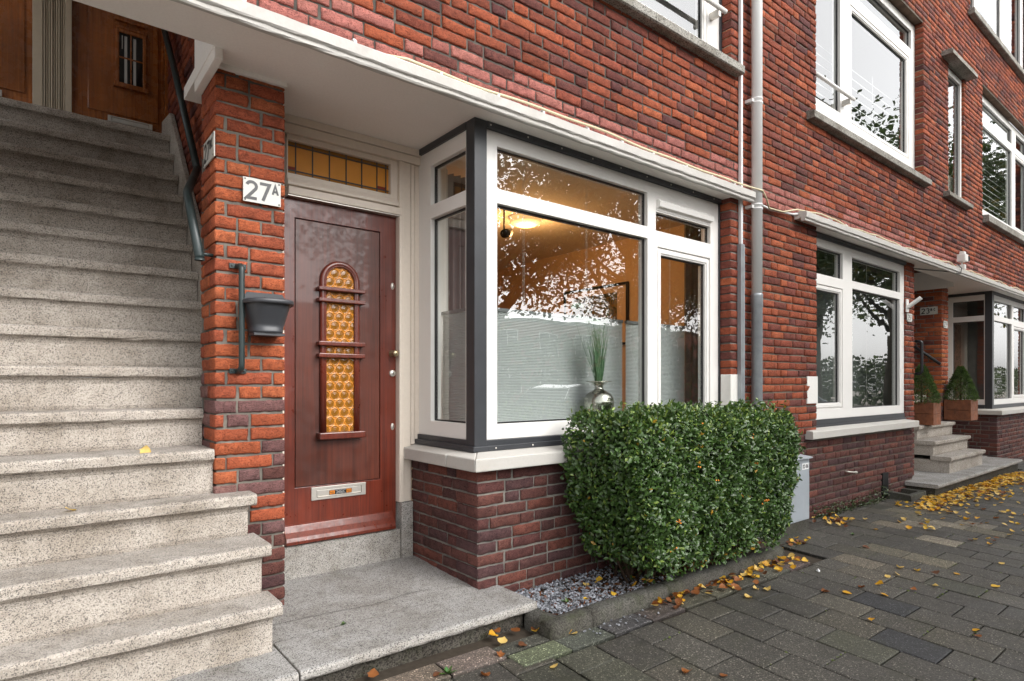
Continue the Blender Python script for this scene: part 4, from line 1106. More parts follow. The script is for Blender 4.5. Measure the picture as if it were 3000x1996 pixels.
run_pipe('conduit', [(4.86, 2.75, 1.555), (5.12, 2.748, 1.535), (5.5, 2.74, 1.56), (5.8, 2.735, 1.622)] + [(x, 2.735, 1.622) for x in np.linspace(6.1, 15.0, 30)], .011, M['conduit'], 'pale conduit with white ties along the far canopy', 'conduit', [(x, 2.735, 1.622) for x in np.linspace(5.9, 14.8, 26)])
# window guard bars
for x0, x1, lb in ((3.1, 4.47, 'white guard bar across the cropped upper window above the bay'), (6.03, 6.93, 'white guard bar with clamp across the upper window beyond the downpipe')):
    mb = MB(); mb.tube([(x0, 2.785, 3.05), (x1, 2.785, 3.05)], .019, 12); o = obj('guard_bar', mb, M['white']); tag(o, lb, 'guard bar')
    mb = MB(); mb.box(x1 - .10, x1 - .07, 2.785, 2.872, 2.985, 3.04); obj('bar_clamp', mb, M['steel'], o)
# flag holder + floodlight
mb = MB(); mb.box(8.60, 8.665, 2.835, 2.85, .90, 1.06); mb.tube([(8.632, 2.84, .96), (8.66, 2.70, 1.07)], .026, 10)
o = obj('flag_holder', mb, M['white'], bevel=.003); tag(o, 'empty white flagpole holder on the pier above the 25C plate', 'flag holder')
mb = MB(); mb.box(10.10, 10.24, 2.62, 2.72, 1.70, 1.80); mb.box(10.13, 10.22, 2.64, 2.70, 1.80, 1.84)
FL = obj('security_light', mb, M['white'], bevel=.008); tag(FL, 'small white sensor light on the far canopy edge', 'security light')
mb = MB(); mb.box(10.14, 10.22, 2.64, 2.74, 1.598, 1.66); mb.tube([(10.18, 2.68, 1.65), (10.18, 2.68, 1.71)], .012, 8); obj('light_base', mb, M['white'], FL, bevel=.004)
mb = MB(); mb.box(10.25, 10.27, 2.61, 2.66, 1.71, 1.78); obj('light_lens', mb, M['black'], FL)
run_pipe('cable', [(9.95, 2.66, 1.63), (9.98, 2.63, 1.58), (9.93, 2.63, 1.50), (9.80, 2.72, 1.525), (9.3, 2.9, 1.526), (9.15, 2.95, 1.526)], .006, M['cableb'], 'thin black cable hanging from the far canopy to its underside', 'cable')
# wall hook
mb = MB(); mb.tube([(6.62, 2.75, -.905), (6.64, 2.72, -.91), (6.75, 2.71, -.925), (6.80, 2.712, -.93)], [.006, .007, .010, .016], 8)
o = obj('wall_hook', mb, M['steel']); tag(o, 'bent steel hook sticking out of the brown brick base', 'hook')

YEL = [(3.372, 1.953), (3.598, 1.952), (3.553, 2.007), (3.462, 2.12), (3.442, 2.085), (4.827, 1.635), (4.655, 1.595), (4.533, 1.61), (4.31, 1.577), (4.123, 1.483), (3.964, 1.636), (4.854, 1.535), (4.587, 1.349), (3.612, 1.367), (4.911, 1.112), (3.934, 0.975), (5.008, 1.349), (5.587, 1.229), (6.955, 1.454), (6.195, 1.443), (5.931, 2.201), (4.257, 2.134), (4.538, 2.352), (4.46, 2.224), (6.456, 2.192), (7.168, 1.687), (7.501, 1.928), (7.814, 2.021), (7.348, 1.496), (10.006, 1.991), (9.131, 2.016), (7.532, 2.16), (7.249, 2.092), (6.839, 1.798), (7.258, 1.927), (7.936, 1.727), (8.304, 1.887), (1.81, 2.417), (2.015, 2.325), (2.109, 2.246), (2.147, 2.23), (2.159, 2.194), (2.265, 2.261), (1.838, 1.997), (1.813, 2.34)]
BRN = [(4.151, 1.62), (4.383, 1.407), (5.21, 2.005), (3.849, 0.944), (2.386, 1.496), (2.278, 1.608), (3.865, 1.722), (4.805, 2.427), (4.923, 1.447), (6.527, 2.04), (7.499, 1.692), (4.323, 2.24), (1.864, 2.251), (1.16, 2.407), (1.942, 2.399), (2.029, 2.359), (1.866, 2.453), (1.711, 2.226), (1.373, 2.235), (1.541, 2.112)]
# =================================================================== INSIDE THE BAY ROOM
def pleated(x0, x1, y, z0, z1, plane='y', n=None, amp=.0045):
    mb = MB(); n = n or int((z1 - z0) / .0106); vs = []
    for i in range(2 * n + 1):
        z = z0 + (z1 - z0) * i / (2 * n); d = amp if i % 2 else -amp
        for t in (x0, x1): vs.append((t, y + d, z) if plane == 'y' else (y + d, t, z))
    mb.add(vs, [(2 * i, 2 * i + 1, 2 * i + 3, 2 * i + 2) for i in range(2 * n)]); return mb
def blind(x0, x1, y, z1, label, plane='y', tone=1):
    o = obj('pleated_blind', pleated(x0, x1, y, -.29, z1, plane), M['blind']); tag(o, label, 'blind')
    mb = MB()
    if plane == 'y': mb.box(x0, x1, y - .012, y + .012, z1, z1 + .022)
    else: mb.box(y - .012, y + .012, x0, x1, z1, z1 + .022)
    obj('blind_rail', mb, M['blindrail'], o)
    mb = MB()
    if plane == 'y':
        for t in (.30, .72):
            for e in (0, .012): xx = x0 + (x1 - x0) * t + e; mb.tube([(xx, y, z1 + .02), (xx, y, 1.5)], .0012, 4)
        obj('blind_cord', mb, M['whitep'], o)
    return o
blind(2.19, 3.63, 3.16, .475, 'light grey pleated blind behind the silver vase, covering the lower half of the big pane')
blind(3.67, 4.44, 3.16, .475, 'light grey pleated blind in the right casement of the bay')
blind(3.165, 3.51, 2.205, .465, 'light grey pleated blind in the narrow side window of the bay', 'x')
mb = MB(); vx, vy = 3.212, 3.015
prof = [(.0, -.297), (.062, -.297), (.070, -.292), (.084, -.262), (.098, -.21), (.107, -.165), (.110, -.135), (.106, -.105), (.090, -.075), (.060, -.055), (.038, -.044), (.031, -.032), (.030, -.022), (.036, -.006), (.055, .006), (.078, .012), (.094, .017), (.094, .020), (.076, .017), (.05, .010), (.028, -.004), (.024, -.04)]
mb.lathe(prof, (vx, vy, 0), 36)
VASE = obj('vase', mb, M['silver']); tag(VASE, 'silver metal vase with flared lip on the inner window sill', 'vase')
FB = MB(); UB = MB(); rnd = random.Random(5)
def frond(tip, bow, w=.006, base=None, col=None, n=12):
    b = Vector(base or (vx + rnd.uniform(-.018, .018), vy + rnd.uniform(-.012, .012), -.03)); t = Vector(tip); mid = (b + t) / 2 + Vector(bow)
    c = col or random.choice([(.09, .20, .09), (.16, .28, .15), (.07, .17, .08), (.26, .38, .24)])
    vs = []
    for i in range(n + 1):
        s = i / n; p = b * (1 - s) ** 2 + mid * (2 * s * (1 - s)) + t * s * s; ww = w * (1 - s * .85)
        vs += [p + Vector((-ww / 2, 0, 0)), p + Vector((ww / 2, .001, 0))]
    FB.add(vs, [(2 * i, 2 * i + 1, 2 * i + 3, 2 * i + 2) for i in range(n)], 0, c)
PL = vy
for i in range(110):
    frond((vx + rnd.uniform(-.13, .09), PL + rnd.uniform(-.05, .03), rnd.uniform(.22, .50)), (rnd.uniform(-.02, .02), 0, .04), rnd.uniform(.006, .011))
for tip, bow, w in (((2.93, PL, .62), (-.10, 0, .05), .007), ((2.78, PL, .50), (.10, 0, .52), .004), ((3.06, PL, .66), (.09, 0, .05), .010), ((3.375, PL, .575), (-.04, 0, .27), .009), ((3.30, PL, .44), (.03, 0, .16), .006), ((2.77, PL, .05), (.12, 0, .36), .005), ((3.02, PL, .64), (.02, 0, .1), .006), ((3.43, PL, .30), (-.02, 0, .28), .003), ((2.86, PL, .47), (.12, 0, .35), .004), ((3.17, PL, .55), (-.02, 0, .1), .007), ((2.75, PL, -.05), (.04, 0, .45), .003)): frond(tip, bow, w)
for (x, z, r) in ((2.99, .535, .055), (3.0, .455, .028), (3.13, .44, .075), (3.20, .37, .06), (3.105, .245, .022), (3.17, .335, .05), (2.95, .52, .03)):
    frond((x, PL - .01, z - .02), (.0, 0, .05), .004)
    for k in range(int(70 * r / .055)):
        a = rnd.uniform(0, 2 * PI); rr = r * math.sqrt(rnd.random()); p = Vector((x + rr * math.cos(a), PL - .01 + rr * math.sin(a) * .6, z + .02 * (1 - (rr / r) ** 2) + rnd.uniform(-.008, .008)))
        e = .0045; UB.add([p + Vector((e, 0, 0)), p + Vector((0, e, 0)), p + Vector((-e, 0, 0)), p + Vector((0, -e, 0)), p + Vector((0, 0, e)), p - Vector((0, 0, e))], [(0, 1, 4), (1, 2, 4), (2, 3, 4), (3, 0, 4), (1, 0, 5), (2, 1, 5), (3, 2, 5), (0, 3, 5)])
DR = obj('dried_bouquet', FB, M['vgreen']); tag(DR, 'tall green grass fronds with pale flower heads in the silver vase', 'bouquet')
obj('flower_head', UB, M['umbel'], DR)
# framed print on the right wall (generic abstract stand-in)
mb = MB(); MX = lambda a, b, d: (d, a, b)
mb.plate(MX, 4.25, 5.23, .42, 1.088, [(4.275, 5.205, .445, 1.063)], 4.965, 4.995)
PIC = obj('framed_picture', mb, M['black'], bevel=.002); tag(PIC, 'black framed print with wide mat on the orange lit wall', 'picture')
mb = MB(); mb.plate(MX, 4.275, 5.205, .445, 1.063, [], 4.985, 4.993); obj('picture_mat', mb, M['wallpaint'], PIC)
t = NT('abstract_print'); n = t.noise(9, 3, .6, 1.2); t.done(t.ramp(n, [(.25, (.02, .02, .03)), (.42, (.05, .07, .05)), (.5, (.30, .18, .05)), (.56, (.05, .08, .12)), (.66, (.32, .26, .18)), (.75, (.03, .03, .02))]), .4)
mb = MB(); mb.plate(MX, 4.41, 5.09, .52, .995, [], 4.980, 4.984); obj('print', mb, t.mat, PIC)
mb = MB(); mb.tube([(3.10, 3.98, 1.25), (3.20, 4.04, 1.29)], .036, 14); mb.tube([(3.13, 4.02, 1.30), (3.13, 4.02, 1.548)], .008, 6); mb.lathe([(0, 0), (.04, 0), (.04, .02), (0, .02)], (3.13, 4.02, 1.528), 14)
o = obj('ceiling_spotlight', mb, M['black']); tag(o, 'small black spotlight under the ceiling behind the big pane', 'spotlight')
tl = NT('lit_shade'); tl.b.inputs['Emission Color'].default_value = (1, .62, .28, 1); tl.b.inputs['Emission Strength'].default_value = .7; tl.done((.9, .8, .6), .5)
mb = MB(); mb.lathe([(0, -.05), (.09, -.045), (.14, -.02), (.15, .0), (.15, .03), (0, .03)], (3.62, 4.32, 1.515), 24)
LAMP = obj('ceiling_lamp', mb, tl.mat); tag(LAMP, 'glowing round ceiling lamp inside the warm front room', 'lamp')
ld = bpy.data.lights.new('ceiling_lamp_light', 'POINT'); ld.energy = 26; ld.color = (1, .52, .19); ld.shadow_soft_size = .12
lo = bpy.data.objects.new('ceiling_lamp_light', ld); lo.location = (3.62, 4.32, 1.36); COL.objects.link(lo)
def curtain(x0, x1, y, z0, z1, mat, label, waves=7, amp=.022):
    mb = MB(); n = waves * 8; vs = []
    for i in range(n + 1):
        x = x0 + (x1 - x0) * i / n; yy = y + amp * math.sin(2 * PI * waves * i / n) + .006 * math.sin(i * 1.3)
        vs += [(x, yy, z0), (x, yy, z1)]
    mb.add(vs, [(2 * i, 2 * i + 2, 2 * i + 3, 2 * i + 1) for i in range(n)], smooth=True)
    o = obj('curtain', mb, mat); tag(o, label, 'curtain'); return o
curtain(2.28, 2.50, 3.66, -.9, 1.5, M['curtain'], 'purple grey curtain seen through the narrow side window', 4)
curtain(2.16, 2.30, 3.60, -.9, 1.5, M['netting'], 'white sheer curtain edge beside the purple grey curtain', 4, .012)
curtain(4.58, 4.97, 3.25, -.9, 1.5, M['curtain'], 'dark curtain at the right end of the lit room', 5)
def slat_blind(x0, x1, y, z0, z1, label, pitch=.075):
    mb = MB(); z = z0
    while z < z1:
        mb.quad((x0, y - .02, z), (x1, y - .02, z), (x1, y + .018, z + .05), (x0, y + .018, z + .05)); z += pitch
    o = obj('slatted_blind', mb, M['slatw']); tag(o, label, 'blind')
    mb = MB()
    for tt in (.3, .7): mb.box(x0 + (x1 - x0) * tt - .008, x0 + (x1 - x0) * tt + .008, y - .024, y - .020, z0, z1)
    obj('blind_tape', mb, M['blindrail'], o)
slat_blind(6.08, 8.9, 3.05, 2.70, 3.75, 'white slatted blind in the first floor window beyond the downpipe', .105)
slat_blind(11.55, 14.8, 3.05, 2.70, 4.5, 'white slatted blind in the farthest first floor window', .105)

# =================================================================== GROUND
mb = MB()
def zroad(x, y): return zg(x, -2.3) - .12
mb.add([(x, y, zg(x, y) - .022) for y in (-2.5, -1.0, .5, 2.0, 3.2) for x in (-4, 0, 4, 8, 12, 16)], [(j * 6 + i, j * 6 + i + 1, (j + 1) * 6 + i + 1, (j + 1) * 6 + i) for j in range(4) for i in range(5)])
o = obj('soil', mb, M['dirt'], recentre=False); tag(o, kind='structure')
mb = MB(); mb.quad((-120, -160, -1.56), (140, -160, -1.56), (140, 60, -1.56), (-120, 60, -1.56))
o = obj('ground', mb, M['clinker'], recentre=False); tag(o, kind='structure')
mb = MB(); mb.quad((-120, -9.5, -1.50), (140, -9.5, -1.50), (140, -2.65, -1.50), (-120, -2.65, -1.50))
o = obj('road', mb, M['clinker'], recentre=False); tag(o, kind='structure')
mb = MB(); mb.box(-120, 140, -2.65, -2.5, -1.6, -1.375); mb.box(-120, 140, -9.65, -9.5, -1.6, -1.40)
o = obj('kerb', mb, M['kerb'], recentre=False, bevel=.02); tag(o, kind='structure')
mb = MB(); mb.box(-120, 140, -25.0, -9.65, -1.6, -1.41); o = obj('pavement', mb, M['clinker'], recentre=False); tag(o, kind='structure')
mb = MB(); mb.box(-40, -4, -2.5, 3.0, -1.6, -1.22); mb.box(16, 60, -2.5, 3.0, -1.6, -1.42); o = obj('pavement', mb, M['tile'], recentre=False); tag(o, kind='structure')
TL = MB()
def paver(x0, x1, y0, y1, col, shear=0.0, dz=0, tilt=1):
    b = .006; tx, ty = random.gauss(0, .003) * tilt, random.gauss(0, .003) * tilt; h = random.gauss(0, .0013) + dz
    xc, yc = (x0 + x1) / 2, (y0 + y1) / 2
    def P(x, y, d): return (x + shear * (y - 1.3), y, zg(x, y) + h + tx * (x - xc) + ty * (y - yc) + d)
    j = lambda: random.gauss(0, .0012)
    r0 = [(x0, y0), (x1, y0), (x1, y1), (x0, y1)]; r1 = [(x0 + b, y0 + b), (x1 - b, y0 + b), (x1 - b, y1 - b), (x0 + b, y1 - b)]
    vs = [P(x + j(), y + j(), -.022) for x, y in r0] + [P(x + j(), y + j(), -.0035) for x, y in r0] + [P(x, y, 0) for x, y in r1]
    cs = [tuple(c * .6 for c in col)] * 4 + [tuple(c * .75 for c in col)] * 4 + [col] * 4
    fs = [(8, 9, 10, 11)] + [(4 + i, 4 + (i + 1) % 4, 8 + (i + 1) % 4, 8 + i) for i in range(4)] + [(i, (i + 1) % 4, 4 + (i + 1) % 4, 4 + i) for i in range(4)]
    TL.add(vs, fs, 0, cs)
TW, TD = .250, .306; SH = .10
def tcol(xc, yc):
    r = random.random(); v = random.uniform(.85, 1.2)
    c = (.060, .056, .049)
    if r < .16: c = (.070, .064, .052)
    elif r < .30: c = (.056, .056, .043)
    elif r < .34: c = (.085, .076, .062)
    if 4.3 < xc < 7.6 and 1.55 < yc < 2.5 and random.random() < .38: c = random.choice([(.15, .13, .10), (.12, .108, .08), (.18, .16, .125)]); v = random.uniform(.8, 1.1)
    if (abs(xc - 3.96) < .13 and abs(yc - 1.43) < .16) or (abs(xc - 3.36) < .13 and abs(yc - 1.13) < .16): c = (.030, .031, .034); v = 1
    return tuple(x * v for x in c)
ix = -16
for ix in range(-16, 50):
    x0 = 3.845 + (ix - 8) * TW
    off = .153 if ix % 2 else 0
    for jy in range(-13, 6):
        y0 = 1.28 + jy * TD + off; y1 = y0 + TD
        ymax = 2.06 if 1.75 < x0 < 4.35 else (2.19 if x0 <= 1.75 else 2.76)
        if 8.2 < x0 < 12.2: ymax = 2.46
        if y0 > ymax - .06: continue
        y1c = min(y1, ymax)
        if y0 < -2.45: continue
        paver(x0 + .003, x0 + TW - .003, y0 + .003, y1c - .003, tcol(x0 + TW / 2, (y0 + y1) / 2), SH * .8)
for i in range(-9, 6): paver(-.07 + i * .30 + .004, -.07 + (i + 1) * .30 - .004, 2.20, 2.345, tuple(random.uniform(.85, 1.1) * c for c in (.15, .135, .11)), 0, .004)
for i in range(0, 9): paver(1.73 + i * .30 + .004, 1.73 + (i + 1) * .30 - .004, 2.075, 2.205, tuple(random.uniform(.8, 1.1) * c for c in ((.14, .125, .10) if i < 1 else (.085, .08, .065))), 0, .003)
paver(1.735, 2.03, 2.235, 2.33, (.06, .06, .05), 0, -.004)
o = obj('pavement', TL, M['tile'], recentre=False); tag(o, kind='structure')
# moss in the joints
mg = MB()
for k in range(1500):
    ixx = random.randrange(-6, 24); x0 = 3.845 + (ixx - 8) * TW; off = .153 if ixx % 2 else 0; y0 = 1.28 + random.randrange(-6, 4) * TD + off
    if random.random() < .78: x = x0 + random.uniform(0, TW); y = y0 + random.gauss(0, .004)
    else: x = x0 + random.gauss(0, .004); y = y0 + random.uniform(0, TD)
    if (math.sin(x0 * 7.3 + y0 * 5.1) + math.sin(x0 * 3.1 - y0 * 9.7)) < .55: continue
    if y > 2.0: continue
    s = random.uniform(.004, .011); X = x + SH * .8 * (y - 1.3); z = zg(x, y) - .004
    g = random.uniform(.6, 1.3); c = (.075 * g, .105 * g, .018 * g)
    mg.add([(X - s, y, z), (X, y - s, z), (X + s, y, z), (X, y + s, z), (X, y, z + s * .8)], [(0, 1, 4), (1, 2, 4), (2, 3, 4), (3, 0, 4)], 0, c, True)
o = obj('moss', mg, M['leafy'], recentre=False); tag(o, 'green moss growing in the joints of the paving', 'moss', kind='stuff')
# planting bed kerb: rounded concrete edging
kp = lambda y0: [(y0 + .105, -.25), (y0 - .005, -.25), (y0, .045), (y0 + .012, .068), (y0 + .035, .078), (y0 + .07, .078), (y0 + .095, .066), (y0 + .105, .04)]
mb = MB()
for a, b in ((2.035, 2.32), (2.326, 2.99), (2.996, 3.97), (3.976, 4.42)):
    n = max(3, int((b - a) / .05)); pr = kp(2.215); m_ = len(pr); vs = []
    for i in range(n + 1):
        x = a + (b - a) * i / n; e = .012 if i in (0, n) else 0
        for (y, h) in pr: vs.append((x, y + .02 * (x - 2.1) + random.gauss(0, .0014) + e * .2, zg(x, 2.2) + h - e * .4 * (h > 0) + random.gauss(0, .0014)))
    mb.add(vs, [(i * m_ + k, (i + 1) * m_ + k, (i + 1) * m_ + (k + 1) % m_, i * m_ + (k + 1) % m_) for i in range(n) for k in range(m_)] + [tuple(range(m_)), tuple(n * m_ + k for k in range(m_ - 1, -1, -1))], 0, (1, 1, 1), True)
pr = kp(0); m_ = len(pr); vs = []
for i in range(7):
    y = 2.24 + .2 * i / 6
    for (d, h) in pr: vs.append((2.035 + d, y, zg(2.05, 2.3) + h + random.gauss(0, .0012)))
mb.add(vs, [(i * m_ + k, i * m_ + (k + 1) % m_, (i + 1) * m_ + (k + 1) % m_, (i + 1) * m_ + k) for i in range(6) for k in range(m_)], 0, (1, 1, 1), True)
o = obj('garden_kerb', mb, M['kerb']); tag(o, 'rounded mossy concrete edging around the planting bed', 'kerb')
mb = MB(); mb.add([(x, y, zg(2.5, 2.5) + .035 + random.gauss(0, .006)) for y in np.linspace(2.30, 2.77, 8) for x in np.linspace(2.10, 4.5, 40)], [(j * 40 + i, j * 40 + i + 1, (j + 1) * 40 + i + 1, (j + 1) * 40 + i) for j in range(7) for i in range(39)], smooth=True)
o = obj('bed_soil', mb, M['dirt'], recentre=False); tag(o, kind='structure')
def pebble(mb, x, y, z, s, c):
    a = random.uniform(0, PI); ca, sa = math.cos(a), math.sin(a); vs = []
    base = [(1, 0, 0), (.3, .9, .1), (-.7, .6, 0), (-.9, -.4, .1), (.2, -.9, 0), (.1, .1, .8), (.4, -.2, .65), (-.2, 0, -.5)]
    for p in base:
        px, py, pz = (p[k] * s * random.uniform(.7, 1.2) for k in range(3)); vs.append((x + px * ca - py * sa, y + px * sa + py * ca, z + pz))
    mb.add(vs, [(0, 1, 5), (1, 2, 5), (2, 3, 5), (3, 4, 6), (4, 0, 6), (0, 5, 6), (3, 6, 5), (1, 0, 7), (2, 1, 7), (3, 2, 7), (4, 3, 7), (0, 4, 7)], 0, c)
mb = MB(); zb = zg(2.5, 2.5) + .04
for k in range(1700):
    x = 2.13 + abs(random.gauss(0, .45)); y = random.uniform(2.325, 2.755)
    if x > 3.3: continue
    g = random.uniform(.55, 1.5); pebble(mb, x, y, zb + random.uniform(0, .012), random.uniform(.007, .015), (g, g, g * 1.03))
for k in range(25): pebble(mb, random.uniform(2.2, 2.8), random.uniform(2.1, 2.2), zg(2.4, 2.15) + .006, random.uniform(.006, .010), (1, 1, 1))
o = obj('gravel', mb, M['gravel'], recentre=False); tag(o, 'grey gravel mixed with bark chips in the planting bed', 'gravel', kind='stuff')
mb = MB()
for k in range(900):
    x = random.uniform(2.13, 4.35); y = random.uniform(2.33, 2.75); a = random.uniform(0, PI); l = random.uniform(.008, .022); w = random.uniform(.003, .006); z = zb + random.uniform(.002, .016)
    g = random.uniform(.6, 1.3); c = (.15 * g, .055 * g, .025 * g); d = Vector((math.cos(a) * l, math.sin(a) * l, random.gauss(0, .004))); e = Vector((-math.sin(a) * w, math.cos(a) * w, 0)); p = Vector((x, y, z))
    mb.add([p - d - e, p + d - e, p + d + e, p - d + e], [(0, 1, 2, 3)], 0, c)
o = obj('bark_chips', mb, M['leafy'], recentre=False); tag(o, 'reddish brown bark chips scattered between the gravel', 'bark', kind='stuff')

# =================================================================== HEDGE
def leaf_geo(mb, p, d, nrm, L, W, c, fold=.25):
    d = d.normalized(); s = d.cross(nrm)
    if s.length < 1e-4: s = d.orthogonal()
    s.normalize(); n = s.cross(d).normalized()
    q = lambda a, b, h: p + d * (a * L) + s * (b * W) + n * (h * W)
    vs = [q(0, 0, 0), q(.33, .46, fold * .9), q(.72, .38, fold * .7), q(1, 0, -.05), q(.72, -.38, fold * .7), q(.33, -.46, fold * .9), q(.38, 0, 0), q(.72, 0, 0)]
    mb.add(vs, [(0, 6, 1), (1, 6, 7, 2), (2, 7, 3), (0, 5, 6), (5, 4, 7, 6), (4, 3, 7)], 0, c, True)
HX0, HX1, HY0, HY1, HZ0, HZ1 = 2.57, 4.46, 2.14, 2.72, -1.16, -.20
def hedge_bounds(z):
    t = (z - HZ0) / (HZ1 - HZ0); t = max(0, min(1, t))
    ins = (1 - t) ** 1.6
    return HX0 + .20 * ins + .05 * max(0, t - .85) / .15, HX1 - .22 * ins - .03 * max(0, t - .85) / .15, HY0 + .06 * ins + .05 * max(0, t - .8) / .2, HY1
lm = MB(); r_ = random.Random(3)
def hedge_leaf(x, y, z, out, inner=0):
    up = Vector((0, 0, 1)); rv = Vector((r_.gauss(0, 1), r_.gauss(0, 1), r_.gauss(0, 1)))
    d = (out * .35 + up * .35 + rv * .62).normalized(); nrm = (out * 1.3 + up * .75 + rv * .42).normalized()
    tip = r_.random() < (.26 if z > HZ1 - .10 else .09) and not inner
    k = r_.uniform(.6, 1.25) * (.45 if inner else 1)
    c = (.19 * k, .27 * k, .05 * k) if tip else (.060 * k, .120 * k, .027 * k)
    if r_.random() < .004: c = (.5, .28, .03)
    leaf_geo(lm, Vector((x, y, z)), d, nrm, r_.uniform(.024, .041), r_.uniform(.0145, .0225) * (.8 if tip else 1), c)
NL_ = 0
from mathutils import noise as mn
for k in range(34000):
    f = r_.random(); inner = r_.random() < .18
    z = HZ0 + (HZ1 - HZ0) * r_.random() ** .85
    x0, x1, y0, y1 = hedge_bounds(z)
    if f < .50: x, y, out = r_.uniform(x0, x1), y0, Vector((0, -1, .15))
    elif f < .78: z = HZ1; x0, x1, y0, y1 = hedge_bounds(z); x, y, out = r_.uniform(x0, x1), r_.uniform(y0, y1), Vector((0, -.1, 1))
    elif f < .89: x, y, out = x0, r_.uniform(y0, y1), Vector((-1, -.1, .15))
    else: x, y, out = x1, r_.uniform(y0, y1), Vector((1, -.1, .15))
    nz = mn.noise(Vector((x * 2.6, y * 2.6, z * 2.6))); n2 = mn.noise(Vector((x * 8, y * 8 + 3, z * 8)))
    dd = .055 * nz + .035 * n2 + abs(r_.gauss(0, .018)) - (r_.uniform(.04, .14) if inner else .02)
    # rounded arrises
    ex = min(x - x0, x1 - x); ez = HZ1 - z; ey = y - y0
    rr = .09
    def cut(a, b): return -(rr - math.sqrt(max(0, rr * rr - (rr - a) ** 2 ))) if False else 0
    p = Vector((x, y, z)) + out.normalized() * dd
    cxr = max(0, rr - ex) if f < .78 else rr; czr = max(0, rr - ez) if f < .5 or f >= .78 else rr; cyr = max(0, rr - ey) if f >= .5 else rr
    tot = cxr + czr + cyr
    pull = 0
    vals = sorted((cxr, czr, cyr))
    if vals[1] > 0:
        a_, b_ = vals[2], vals[1]; rad = math.sqrt(a_ * a_ + b_ * b_)
        if rad > rr: pull = (rad - rr) * .75
    if pull:
        p += Vector(((1 if x - x0 < x1 - x else -1) * pull * (cxr / rr), pull * (cyr / rr) * .8, -pull * (czr / rr))) * .7
    if z < HZ0 + .10 and r_.random() < .5: continue
    if z < HZ0 + .26 and mn.noise(Vector((x * 4.2, 7.3, z * 4))) > .18 and not inner: continue
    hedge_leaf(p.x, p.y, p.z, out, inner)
# sprigs sticking out
for k in range(190):
    z = HZ1 if r_.random() < .55 else r_.uniform(HZ0 + .2, HZ1); x0, x1, y0, y1 = hedge_bounds(z)
    if z == HZ1: p = Vector((r_.uniform(x0, x1), r_.uniform(y0 + .03, y1 - .15), z + .0)); out = Vector((r_.gauss(0, .3), -.2, 1))
    else:
        s = r_.random()
        if s < .4: p = Vector((x0, r_.uniform(y0, y1), z)); out = Vector((-1, -.2, .4))
        elif s < .75: p = Vector((x1, r_.uniform(y0, y1), z)); out = Vector((1, -.3, .3))
        else: p = Vector((r_.uniform(x0, x1), y0, z)); out = Vector((r_.gauss(0, .3), -1, .4))
    out.normalize(); L = r_.uniform(.03, .085)
    for i in range(7):
        q = p + out * (L * i / 6); hedge_leaf(q.x, q.y, q.z, (out * .6 + Vector((r_.gauss(0, 1), r_.gauss(0, 1), r_.gauss(0, .6)))).normalized())
HEDGE = empty('hedge', (3.65, 2.45, -1.23)); tag(HEDGE, 'dense glossy green hedge with a few orange berries under the bay window', 'hedge')
obj('foliage', lm, M['hedge'], HEDGE)
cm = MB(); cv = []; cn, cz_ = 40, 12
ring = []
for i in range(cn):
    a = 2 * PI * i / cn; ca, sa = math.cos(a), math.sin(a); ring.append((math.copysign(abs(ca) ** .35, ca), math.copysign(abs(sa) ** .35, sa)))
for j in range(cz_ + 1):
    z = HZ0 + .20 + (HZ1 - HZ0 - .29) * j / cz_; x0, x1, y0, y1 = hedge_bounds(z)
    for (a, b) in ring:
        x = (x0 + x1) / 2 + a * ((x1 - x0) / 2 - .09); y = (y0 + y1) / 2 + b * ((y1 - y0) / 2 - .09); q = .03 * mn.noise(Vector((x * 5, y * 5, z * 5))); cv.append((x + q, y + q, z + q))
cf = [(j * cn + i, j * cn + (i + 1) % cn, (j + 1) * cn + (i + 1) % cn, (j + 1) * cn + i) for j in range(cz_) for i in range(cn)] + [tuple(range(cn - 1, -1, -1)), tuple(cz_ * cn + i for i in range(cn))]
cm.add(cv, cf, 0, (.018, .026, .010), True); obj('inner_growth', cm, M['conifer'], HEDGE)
mb = MB()
for k in range(90):
    b = Vector((r_.uniform(2.85, 4.2), r_.uniform(2.4, 2.62), zb - .02)); t_ = Vector((b.x + r_.gauss(0, .22), b.y + r_.gauss(-.05, .12), r_.uniform(-.8, -.28))); m_ = (b + t_) / 2 + Vector((r_.gauss(0, .05), r_.gauss(0, .05), 0))
    t_.x = min(max(t_.x, 2.75), 4.3); t_.y = min(max(t_.y, 2.26), 2.66)
    mb.tube([b, m_, t_], [.009, .006, .003], 5)
obj('stem', mb, M['twig'], HEDGE)
mb = MB()
for (cx_, cz, n) in ((2.92, -.79, 14), (2.91, -.95, 6), (3.9, -.80, 7), (3.3, -.58, 2), (3.72, -.36, 4), (3.74, -.52, 3), (2.95, -.69, 1), (3.12, -.50, 2), (3.2, -.27, 1)):
    y0 = hedge_bounds(cz)[2] - .035
    for i in range(n):
        p = (cx_ + r_.gauss(0, .014), y0 + r_.gauss(0, .008), cz + r_.gauss(0, .011)); mb.lathe([(0, -.0055), (.0045, -.003), (.0055, 0), (.0045, .003), (0, .0055)], p, 7)
obj('berry', mb, M['berry'], HEDGE)

